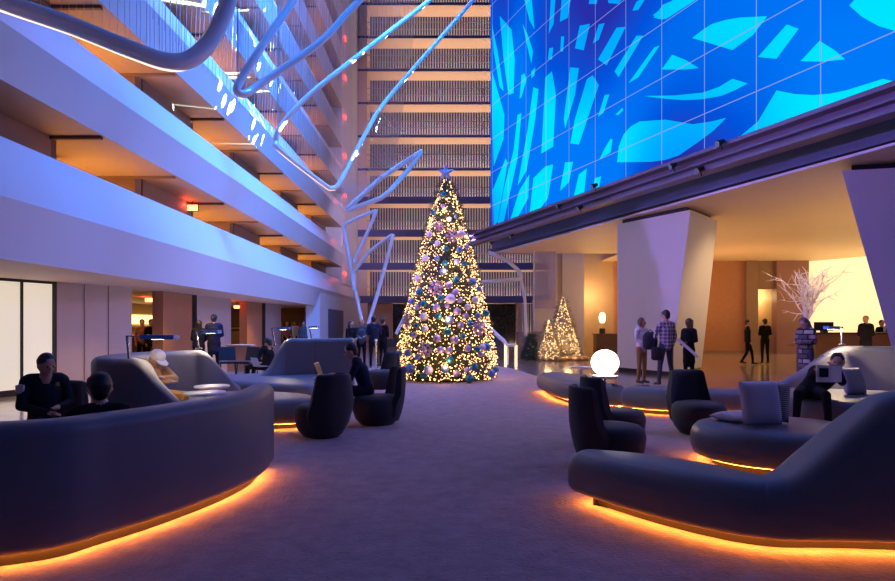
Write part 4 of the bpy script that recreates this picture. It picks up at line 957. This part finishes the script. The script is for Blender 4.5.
def blob(name, prims, mats, voxel, parent=None, smooth=4):
    """prims: (a, c, ra, rc, material index, width factor, pivot x)"""
    b = MB()
    for a, c, ra, rb, mi, sx, x0 in prims:
        o = len(b.v); cap_mesh(b, ((a[0]-x0)/sx+x0,a[1],a[2]), ((c[0]-x0)/sx+x0,c[1],c[2]), ra, rb)
        if sx != 1: b.v[o:] = [((v[0]-x0)*sx+x0, v[1], v[2]) for v in b.v[o:]]
    me = bpy.data.meshes.new(name); me.from_pydata(b.v, [], b.f)
    bm = bmesh.new(); bm.from_mesh(me); bmesh.ops.recalc_face_normals(bm, faces=bm.faces); bm.to_mesh(me); bm.free()
    tmp = bpy.data.objects.new('tmp', me); C.objects.link(tmp)
    md = tmp.modifiers.new('r','REMESH'); md.mode = 'VOXEL'; md.voxel_size = voxel
    ms = tmp.modifiers.new('s','SMOOTH'); ms.factor = .5; ms.iterations = smooth
    dg = bpy.context.evaluated_depsgraph_get(); ev = tmp.evaluated_get(dg); out = bpy.data.meshes.new_from_object(ev)
    bpy.data.objects.remove(tmp); bpy.data.meshes.remove(me); out.name = name
    n = len(out.polygons); cen = np.empty(n*3); out.polygons.foreach_get('center', cen); cen = cen.reshape(-1,3)
    best = np.full(n, 1e9); idx = np.zeros(n, int)
    for a, c, ra, rb, mi, sx, x0 in prims:
        q = cen.copy(); q[:,0] = (q[:,0]-x0)/sx+x0; A = np.array([(a[0]-x0)/sx+x0,a[1],a[2]]); B = np.array([(c[0]-x0)/sx+x0,c[1],c[2]]); AB = B-A; L2 = max(AB@AB,1e-9)
        t = np.clip(((q-A)@AB)/L2,0,1); d = np.linalg.norm(q-(A+t[:,None]*AB),axis=1)-(ra+(rb-ra)*t)
        w = d < best; best[w] = d[w]; idx[w] = mi
    for m in mats: out.materials.append(m)
    out.polygons.foreach_set('material_index', idx.astype(np.int32)); out.polygons.foreach_set('use_smooth', np.ones(n, bool))
    o = bpy.data.objects.new(name, out); C.objects.link(o)
    if parent: o.parent = parent; ORG[o] = Vector((0,0,0))
    return o
STAND = dict(pel=(0,0,.94), ch=(0,0,1.30), nk=(0,.01,1.50), hd=(0,-.02,1.63), shL=(.175,.0,1.42), elL=(.23,.02,1.14), wrL=(.22,-.08,.90), shR=(-.175,.0,1.42), elR=(-.23,.02,1.14), wrR=(-.22,-.08,.90), kL=(.10,-.01,.50), aL=(.11,.02,.09), kR=(-.10,-.01,.50), aR=(-.11,.02,.09))
SIT = dict(pel=(0,0,.53), ch=(0,.03,.86), nk=(0,.02,1.05), hd=(0,-.02,1.18), shL=(.175,.02,.98), elL=(.23,-.05,.72), wrL=(.14,-.27,.66), shR=(-.175,.02,.98), elR=(-.23,-.05,.72), wrR=(-.14,-.27,.66), kL=(.12,-.45,.52), aL=(.12,-.47,.10), kR=(-.12,-.45,.52), aR=(-.12,-.47,.10))
def person(label, loc, rz=0, k=1, pose=None, base=STAND, top='black_cloth', legs='black_cloth', skin='skin', hair='hair', style='short', look=(0,-1,0), vox=.013, coat=0, hood=False, face=True, bulk=1.0):
    J = dict(base); J.update(pose or {}); J = {a: Vector(b)*k for a, b in J.items()}
    root = thing('person', label, 'person', loc); ORG[root] = Vector((0,0,0)); pr = []; V = Vector
    hf = V(look).normalized(); up = V((0,0,1)); up = (up-hf*up.dot(hf)).normalized(); sd = hf.cross(up); hd = J['hd']
    def add(a, c, ra, rb, mi, sx=1, x0=0): pr.append((tuple(a),tuple(c),ra*k,rb*k,mi,sx,x0))
    B = bulk
    add(J['pel'], J['pel'].lerp(J['ch'],.55), .115*B, .11*B, 1, 1.3, J['pel'].x); add(J['pel'].lerp(J['ch'],.5), J['ch'], .112*B, .122*B, 1, 1.35, J['ch'].x)
    add(J['shL'].lerp(J['shR'],.12), J['shR'].lerp(J['shL'],.12), .078*B, .078*B, 1)
    add(J['nk']-V((0,0,.04*k)), hd-up*.05*k, .056, .052, 0)
    add(hd-up*.025*k-hf*-.0, hd+up*.035*k-hf*.012*k, .078, .088, 0); add(hd-up*.03*k+hf*.022*k, hd-up*.075*k+hf*.035*k, .058, .038, 0)
    add(hd+hf*.085*k+up*.005*k, hd+hf*.104*k-up*.022*k, .009, .014, 0)
    for s_ in (1,-1): add(hd+sd*.083*s_*k-up*.0*k, hd+sd*.088*s_*k-up*.025*k, .014, .012, 0)
    for s_ in 'LR':
        sh, el, wr = J['sh'+s_], J['el'+s_], J['wr'+s_]
        add(sh, el, .056*B, .046*B, 1); add(el, wr, .045*B, .034, 1)
        d = (wr-el).normalized(); hand = J.get('hd'+s_); hd_ = (V(hand)-wr).normalized() if hand else d
        palm = wr+hd_*.075*k; add(wr, palm, .026, .030, 0)
        sv = hd_.cross(V((0,0,1))); sv = (sv if sv.length > .1 else V((1,0,0))).normalized(); cv = sv.cross(hd_)
        for f, ln in ((-1.5,.050),(-.5,.062),(.5,.058),(1.5,.045)):
            q = palm+sv*f*.017*k+hd_*.012*k; m_ = q+hd_*ln*.55*k+cv*.006*k; add(q, m_, .0095, .0085, 0); add(m_, m_+(hd_*.8-V((0,0,.45))).normalized()*ln*.5*k, .0085, .007, 0)
        q = wr+hd_*.02*k+sv*.026*k; add(q, q+(hd_+sv*.8).normalized()*.055*k, .011, .008, 0)
        hp = J['pel']+V((.085*k*(1 if s_=='L' else -1),0,-.01*k)); kn, an = J['k'+s_], J['a'+s_]
        add(hp, kn, .088*B, .060, 2); add(kn, an, .058, .043, 2)
        fd = J.get('ft'+s_); fd = V(fd).normalized() if fd else V((0,-1,-.22)).normalized()
        add(an-fd*.03*k-V((0,0,.02*k)), an+fd*.16*k-V((0,0,.005*k)), .042, .032, 3)
    if coat:
        add(J['pel']+V((0,0,.05*k)), J['pel']-V((0,0,coat*k)), .125, .135, 1, 1.25, J['pel'].x)
    if hood: add(J['nk']+V((-.05*k,.06*k,0)), J['nk']+V((.05*k,.06*k,0)), .06, .06, 1)
    body = blob('body', pr, [M[skin],M[top],M[legs],M['shoe']], vox*k, root)
    h = []
    def hadd(a, c, ra, rb): h.append((tuple(a),tuple(c),ra*k,rb*k,0,1,0))
    if style != 'bald' and style != 'cap':
        hadd(hd+up*.03*k-hf*.032*k, hd+up*.050*k-hf*.022*k, .084, .086); hadd(hd-hf*.045*k-up*.03*k, hd-hf*.04*k+up*.02*k, .068, .085)
        for s_ in (1,-1): hadd(hd+sd*.055*s_*k+up*.03*k-hf*.01*k, hd+sd*.052*s_*k+up*.062*k+hf*.018*k, .04, .036)
    if style == 'long':
        for s_ in (-1,0,1): hadd(hd+sd*.05*s_*k-hf*.05*k, hd+sd*.07*s_*k-hf*.06*k-up*.22*k, .055, .045)
    if style == 'bob':
        for s_ in (-1,1): hadd(hd+sd*.07*s_*k-hf*.02*k+up*.02*k, hd+sd*.085*s_*k-hf*.02*k-up*.09*k, .035, .03)
    if style == 'pony':
        hadd(hd-hf*.10*k+up*.05*k, hd-hf*.14*k+up*.05*k, .03, .045); hadd(hd-hf*.14*k+up*.04*k, hd-hf*.15*k-up*.16*k, .045, .025)
    if h: blob('hair', h, [M[hair]], .012*k, root, 2)
    if style == 'cap':
        b = MB(); ctr = hd+up*.035*k
        b.lathe([(.102*k,-.01*k),(.103*k,.03*k),(.085*k,.075*k),(.05*k,.098*k),(.012*k,.104*k)], (0,0,0), 24)
        rot = Matrix((sd,hf,up)).transposed(); b.v = [tuple(rot@V(v)+ctr) for v in b.v]
        o = len(b.v); vs = []
        for z in (0,.008):
            for i in range(9): a = -1.05+2.1*i/8; vs.append(V((.1*math.sin(a),.085*math.cos(a),z))*k); vs.append(V((.098*math.sin(a),(.085+.10*math.cos(a*.9))*1.0,z-.012))*k)
        fs = []
        for i in range(8): fs += [(2*i,2*i+1,2*i+3,2*i+2),(18+2*i,18+2*i+2,18+2*i+3,18+2*i+1),(2*i+1,18+2*i+1,18+2*i+3,2*i+3)]
        b.add([tuple(rot@v+ctr) for v in vs], fs); b.build('cap', M['white_cloth'], root, True)
    if face:
        for s_ in (1,-1):
            e = MB().sphere(tuple(hd+hf*.082*k+sd*.031*s_*k+up*.012*k), .0105*k, 10).build('eye', M['eye'], root, True)
        m_ = MB(); q = hd+hf*.088*k-up*.048*k; m_.tube([q-sd*.022*k,q+hf*.006*k,q+sd*.022*k],[.004*k,.007*k,.004*k],6); m_.build('mouth', M['lip'], root)
    root.rotation_euler = (0,0,rz); return root
def at_px(px, d): p = P(px,HY,d); return (p.x, d, 0)
# seated officer (faces right), collar and shoulder patch
g = at_px(45,6.35)
t = thing('lounge_chair', 'dark chair behind the seated officer at the far left', 'chair', (g[0]-.28,6.5,0), 'dark tub lounge chairs')
ch = copy_tree(ch0); ch.location = (g[0]-.05,6.48,0); ch.rotation_euler = (0,0,-2.1+PI/2+.3); ch['label'] = 'dark lounge chair the officer sits in at the far left'
bpy.data.objects.remove(t)
off = person('seated officer in dark uniform with short hair at the far left', (g[0],g[1],-.07), .75, .95, dict(hd=(0,-.09,1.16),nk=(0,-.03,1.03),wrL=(.06,-.38,.72),wrR=(-.02,-.34,.66)), SIT, 'uniform','uniform', look=(.35,-1,-.42), vox=.011, bulk=1.12)
b = MB(); pt = Vector((-.232,-.050,.855)); u1 = Vector((.73,-.68,0)); n1 = Vector((-.68,-.73,0)); sh = [(-.04,.045),(0,.055),(.04,.045),(.038,-.01),(0,-.06),(-.038,-.01)]
vs = [pt+u1*u+Vector((0,0,v)) for u,v in sh]; b.add(vs+[v-n1*.03 for v in vs],[tuple(range(6)),tuple(range(11,5,-1))]+[(i,(i+1)%6,6+(i+1)%6,6+i) for i in range(6)])
b.build('shoulder_patch', M['patch'], off)
MB().box((.09,-.135,.90),(.035,.012,.045)).build('badge', M['gold'], off)
# head seen over the front sofa
person('person with dark hair seen from behind over the nearest left sofa', (-2.56,4.42,-.03), -2.5, .93, dict(hd=(0,-.03,1.09),nk=(0,.0,.96),ch=(0,.0,.80),shL=(.175,0,.90),shR=(-.175,0,.90),pel=(0,0,.55)), SIT, 'black_cloth','black_cloth', vox=.012, face=False)
# sleeping man in tan jacket and white cap: faces right, head down, arms crossed
person('man in a tan jacket and white cap dozing with crossed arms', (-3.92,7.85,.03), 1.25, .95, dict(pel=(0,.08,.53),ch=(0,.02,.82),nk=(0,-.05,.97),hd=(0,-.14,1.03),shL=(.19,-.02,.92),shR=(-.19,-.02,.92),elL=(.25,-.22,.74),elR=(-.25,-.22,.74),wrL=(-.03,-.30,.78),wrR=(.03,-.32,.72),kL=(.14,-.5,.53),kR=(-.14,-.5,.53)), SIT, 'tan','tan', style='cap', look=(0,-1,-.75), vox=.011, bulk=1.25)
# suited man at the laptop, facing left
sm = person('man in a dark suit typing at a laptop on the white table', (-1.20,8.80,-.02), -PI/2+.12, .97, dict(pel=(0,.02,.53),ch=(0,-.08,.84),nk=(0,-.15,1.02),hd=(0,-.23,1.12),shL=(.175,-.13,.96),shR=(-.175,-.13,.96),elL=(.21,-.22,.72),elR=(-.21,-.22,.72),wrL=(.09,-.44,.76),wrR=(-.09,-.44,.76)), SIT, 'navy_cloth','navy_cloth', look=(0,-1,-.35), vox=.011)
b = MB(); b.tube([(-.05,-.15,1.0),(0,-.20,.97),(.05,-.15,1.0)],[.012,.02,.012],6); b.build('collar', M['white_cloth'], sm)
def laptop(c, rz, label, glow=False):
    t = thing('laptop', label, 'laptop', c); MB().box((c[0],c[1],c[2]+.009),(.30,.21,.016),rz).build('keyboard', M['laptop'], t)
    u = Vector((-math.sin(rz),math.cos(rz),0)); r_ = Vector((math.cos(rz),math.sin(rz),0)); a = Vector(c)+u*.105+Vector((0,0,.017)); h = u*.07+Vector((0,0,.19))
    b = MB(); n = u*.008; vs = [a-r_*.15,a+r_*.15,a+r_*.15+h,a-r_*.15+h]; vs += [v+n for v in vs]; b.add(vs,[(0,1,2,3),(7,6,5,4),(0,4,5,1),(1,5,6,2),(2,6,7,3),(3,7,4,0)]); b.build('lid', M['laptop'], t)
    q = [v-n*.3 for v in vs[:4]]; cc = sum(q,Vector((0,0,0)))/4; MB().add([cc+(v-cc)*.93 for v in q],[(0,1,2,3)]).build('screen', M['screen_glow'] if glow else M['black'], t)
    return t
laptop((lg.x-.02,lg.y,.70), PI/2, 'open silver laptop in front of the suited man')
# person with glowing laptop beyond the purple sofa
p = at_px(268,13.9)
person('dim seated person with a glowing laptop beside the purple grey sofa', (p[0]-.05,13.9,0), -1.9, .92, dict(ch=(0,.10,.84),nk=(0,.1,1.02),hd=(0,.06,1.12)), SIT, 'black_cloth','black_cloth', look=(0,-1,-.5), vox=.016, face=False)
c = P(261,363,13.6); laptop((c.x,c.y,c.z-.08), 2.4, 'laptop with bright screen on the lap of the dim seated person', True)
t = None
# trio by the column
hold = dict(elL=(.22,.0,1.16),wrL=(.10,-.20,1.12),elR=(-.22,.0,1.16),wrR=(-.08,-.20,1.08))
p = at_px(641.5,14.75); person('woman in a white hooded jacket and tan trousers talking by the column', p, .55, .93, hold, STAND, 'white_cloth','khaki', hair='hair_brown', style='bob', look=(.5,-1,0), hood=True, vox=.012)
p = at_px(666,14.3); person('tall man in a checked shirt standing with his back to us', p, PI+.25, 1.03, dict(elL=(.27,-.02,1.14),wrL=(.20,-.20,1.02),aL=(.20,.02,.09),kL=(.15,-.01,.50),aR=(-.16,.05,.09),kR=(-.12,.0,.50)), STAND, 'plaid','denim', look=(.3,-1,-.15), vox=.012, bulk=1.05)
p = at_px(689,14.7); person('woman in a black coat with a ponytail holding a paper roll', p, -1.0, .92, hold, STAND, 'black_cloth','black_cloth', skin='skin_dark', style='pony', coat=.35, look=(0,-1,0), vox=.012)
p = at_px(649,14.45)
t = thing('backpack', 'dark backpack held between the woman in white and the checked shirt man', 'backpack', (p[0]-.02,p[1]-.1,.9))
MB().body([(p[0]+.17*math.cos(a)-.0,p[1]-.08+.11*math.sin(a)) for a in [2*PI*k/20 for k in range(20)]], [(.06,.86),(.0,.92),(-.01,1.05),(.0,1.18),(.04,1.26),(.09,1.29)]).build('bag', M['navy'], t, True)
MB().tube([(p[0]-.08,p[1]-.08,1.27),(p[0],p[1]-.1,1.34),(p[0]+.08,p[1]-.08,1.27)],.012,6).build('handle', M['black'], t)
q = P(657,352,14.1)
t = thing('shoulder_bag', 'dark shoulder bag hanging at the hip of the checked shirt man', 'bag', (q.x,q.y,.65))
MB().body([(q.x+.14*math.cos(a),q.y+.07*math.sin(a)) for a in [2*PI*k/16 for k in range(16)]], [(.04,.62),(0,.66),(.0,.85),(.03,.93)]).build('bag', M['navy'], t, True); MB().tube([(q.x-.1,q.y,.92),(q.x+.02,q.y+.02,1.42)],.012,6).build('strap', M['black'], t)
a, c = P(678,339,14.3), P(698,357,14.25); tag(MB().tube([a,c],.035,12).build('paper_roll', M['paper'], loc=a), 'long white paper roll under the arm of the woman in black', 'paper roll')
# far standing group
for px, d, rz, kk, top, sk, st_, lb, lk in ((351,20.3,.9,.91,'black_cloth','skin','long','woman with dark hair at the left of the far standing group',(0,-1,0)),(361.5,20.5,.2,.95,'grey_cloth','skin','bald','balding man facing us in the far standing group',(0,-1,0)),
    (374,19.8,PI+.2,1.0,'navy_cloth','skin','short','broad man in a dark suit with his back to us by the stanchion',(0,-1,0)),(383,20.6,PI/2+1,.97,'black_cloth','skin','short','person in black at the right of the far standing group',(0,-1,0))):
    person(lb, at_px(px,d), rz, kk, hold, STAND, top,'black_cloth', skin=sk, style=st_, look=lk, vox=.016, bulk=1.1, face=(px==361.5))
# left background people
for px, d, rz, kk, st_, lb in ((199,17.2,PI,.90,'long','dark haired person standing left of a taller one beyond the booth'),(214,17.2,PI+.3,1.0,'short','taller dark figure standing right of another beyond the booth'),):
    person(lb, at_px(px,d), rz, kk, hold, STAND, 'navy_cloth','black_cloth', style=st_, vox=.016, bulk=1.2, face=False, coat=.2)
for px, d, lb, top in ((142,20.5,'small figure at the left of the first lit opening','red_cloth'),(151,20.2,'small dark figure in the middle of the first lit opening','black_cloth'),(166,20.6,'small dark figure at the right of the first lit opening','black_cloth'),
    (287,29.5,'small figure standing at the bar by its left post','red_cloth'),(295,29.9,'small pale figure at the middle of the bar','white_cloth'),(303,28.0,'small figure at the right end of the bar','grey_cloth')):
    person(lb, at_px(px,d), random.uniform(-1,1), .94, None, STAND, top,'black_cloth', vox=.022, face=False)
# right background people
person('dark blurred walker before the wood wall on the right', at_px(747.5,21.8), 1.2, .94, dict(kL=(.1,-.16,.5),aL=(.1,-.2,.09),kR=(-.1,.02,.5),aR=(-.1,.22,.13)), STAND, 'black_cloth','black_cloth', vox=.016, face=False)
person('dark figure standing in front of the lit doorway with menu boards', at_px(765,22.2), PI, .96, hold, STAND, 'black_cloth','black_cloth', vox=.016, face=False)
person('woman in a black and white patterned coat looking at her phone', at_px(806,12.9), -1.15, .93, dict(hd=(0,-.07,1.60),elL=(.22,-.02,1.16),wrL=(.08,-.28,1.16),elR=(-.22,-.02,1.16),wrR=(-.06,-.28,1.16)), STAND, 'coat','denim', hair='scarf', style='long', look=(0,-1,-.5), coat=.30, vox=.012, bulk=1.1)
p = P(791,345,12.75); t = thing('phone', 'small phone in the hands of the woman in the patterned coat', 'phone', tuple(p)); MB().box(p,(.075,.14,.01)).build('body', M['black'], t)
person('bald man in black with his back to us at the reception desk', at_px(866,18.6), PI, 1.0, hold, STAND, 'black_cloth','black_cloth', style='bald', vox=.016, face=False, bulk=1.15)
rc = person('receptionist in a black jacket and white shirt behind the desk', at_px(881.5,21.2), .1, .93, None, STAND, 'black_cloth','black_cloth', vox=.016)
MB().box((0,-.135,1.32),(.07,.02,.20)).build('shirt_front', M['white_cloth'], rc)
# reading man, reclining with his legs to the left
rm = person('man in a dark coat reclining and reading a magazine on the far right sofa', (5.10,8.45,-.02), -.35, 1.0,
    dict(ch=(.20,.16,.74),nk=(.33,.20,.86),hd=(.37,.14,.95),shL=(.33,.0,.82),shR=(.10,.28,.80),elL=(.34,-.22,.70),elR=(.02,.10,.70),wrL=(.24,-.26,.86),wrR=(.06,-.14,.84),kL=(.10,-.46,.54),aL=(.10,-.62,.14),kR=(-.22,-.42,.54),aR=(-.28,-.60,.14)), SIT, 'black_cloth','black_cloth', look=(-.25,-1,-.25), vox=.012, bulk=1.2)
p = P(830,374,8.02); t = thing('magazine', 'open magazine held up by the reclining man', 'magazine', tuple(p))
for s_ in (-1,1): MB().box((p.x+s_*.085,p.y+.01,p.z),(.17,.012,.22),s_*.18).build('page', M['paper'], t)
MB().box((p.x-.09,p.y-.014,p.z+.02),(.11,.008,.12),-.18).build('picture', M['navy_cloth'], t)
g = G(872,398.5,.436); tag(MB().box((g.x,g.y,.437),(.28,.20,.006),.3).build('newspaper', M['paper'], loc=(g.x,g.y,.437)), 'loose white papers on the seat right of the reading man', 'papers')

def projector(loc, target, energy, col, ang, scale, off):
    o = spot('pattern_projector', loc, target, energy, col, ang, .15, .004); l = o.data; l.use_nodes = True; nt = l.node_tree; e = nt.nodes['Emission']
    tc = nt.nodes.new('ShaderNodeTexCoord'); mp = nt.nodes.new('ShaderNodeMapping'); mp.inputs['Scale'].default_value = (scale*2.2,scale,scale); mp.inputs['Location'].default_value = off; mp.inputs['Rotation'].default_value = (.3,.4,.6)
    v = nt.nodes.new('ShaderNodeTexVoronoi'); v.inputs['Scale'].default_value = 1; m = nt.nodes.new('ShaderNodeMath'); m.operation = 'LESS_THAN'; m.inputs[1].default_value = .34
    n = nt.nodes.new('ShaderNodeTexNoise'); n.inputs['Scale'].default_value = 3.2; m2 = nt.nodes.new('ShaderNodeMath'); m2.operation = 'GREATER_THAN'; m2.inputs[1].default_value = .52; m3 = nt.nodes.new('ShaderNodeMath'); m3.operation = 'MULTIPLY'
    nt.links.new(tc.outputs['Normal'], mp.inputs['Vector']); nt.links.new(mp.outputs[0], v.inputs['Vector']); nt.links.new(v.outputs['Distance'], m.inputs[0]); nt.links.new(tc.outputs['Normal'], n.inputs['Vector']); nt.links.new(n.outputs['Fac'], m2.inputs[0])
    nt.links.new(m.outputs[0], m3.inputs[0]); nt.links.new(m2.outputs[0], m3.inputs[1]); nt.links.new(m3.outputs[0], e.inputs['Strength'])
projector((3.6,20,6.2), (-6.4,17.5,12.5), 120000, (.55,.85,1), 58, 17, (3,1,0))
# ------------------------------------------------------------------ added fill lights, world, camera, view
area('blue_fill', (2.6,17,24), (-7.4,19,9.5), 4, 8000, (.03,.24,1), 20, 1.15)  # unseen blue fill added to colour the balcony fronts
spot('end_wall_wash', (1.2,27,5.2), (-6.4,41,10), 5200, (.62,.50,1), 62, 1, .1)  # spot added to brighten the pale wall end
area('overhead_fill', (-1,27,22), (-1.5,27,0), 6, 900, (.75,.45,.85), 10)  # unseen mauve fill from high overhead
w = bpy.data.worlds.new('world'); SC.world = w; w.use_nodes = True
w.node_tree.nodes['Background'].inputs[0].default_value = (.07,.12,.42,1); w.node_tree.nodes['Background'].inputs[1].default_value = .21
cam = bpy.data.cameras.new('camera'); co = bpy.data.objects.new('camera', cam); C.objects.link(co)
co.location = (0,0,CAMZ); co.rotation_euler = (PI/2,0,0); cam.sensor_width = 36; cam.lens = 36*F/895; cam.shift_y = (HY-290.5)/895; cam.clip_end = 200
SC.camera = co
SC.view_settings.view_transform = 'Standard'; SC.view_settings.look = 'None'; SC.view_settings.gamma = 1; SC.view_settings.exposure = 0
SC.cycles.use_denoising = True; SC.cycles.max_bounces = 6; SC.cycles.sample_clamp_indirect = 4
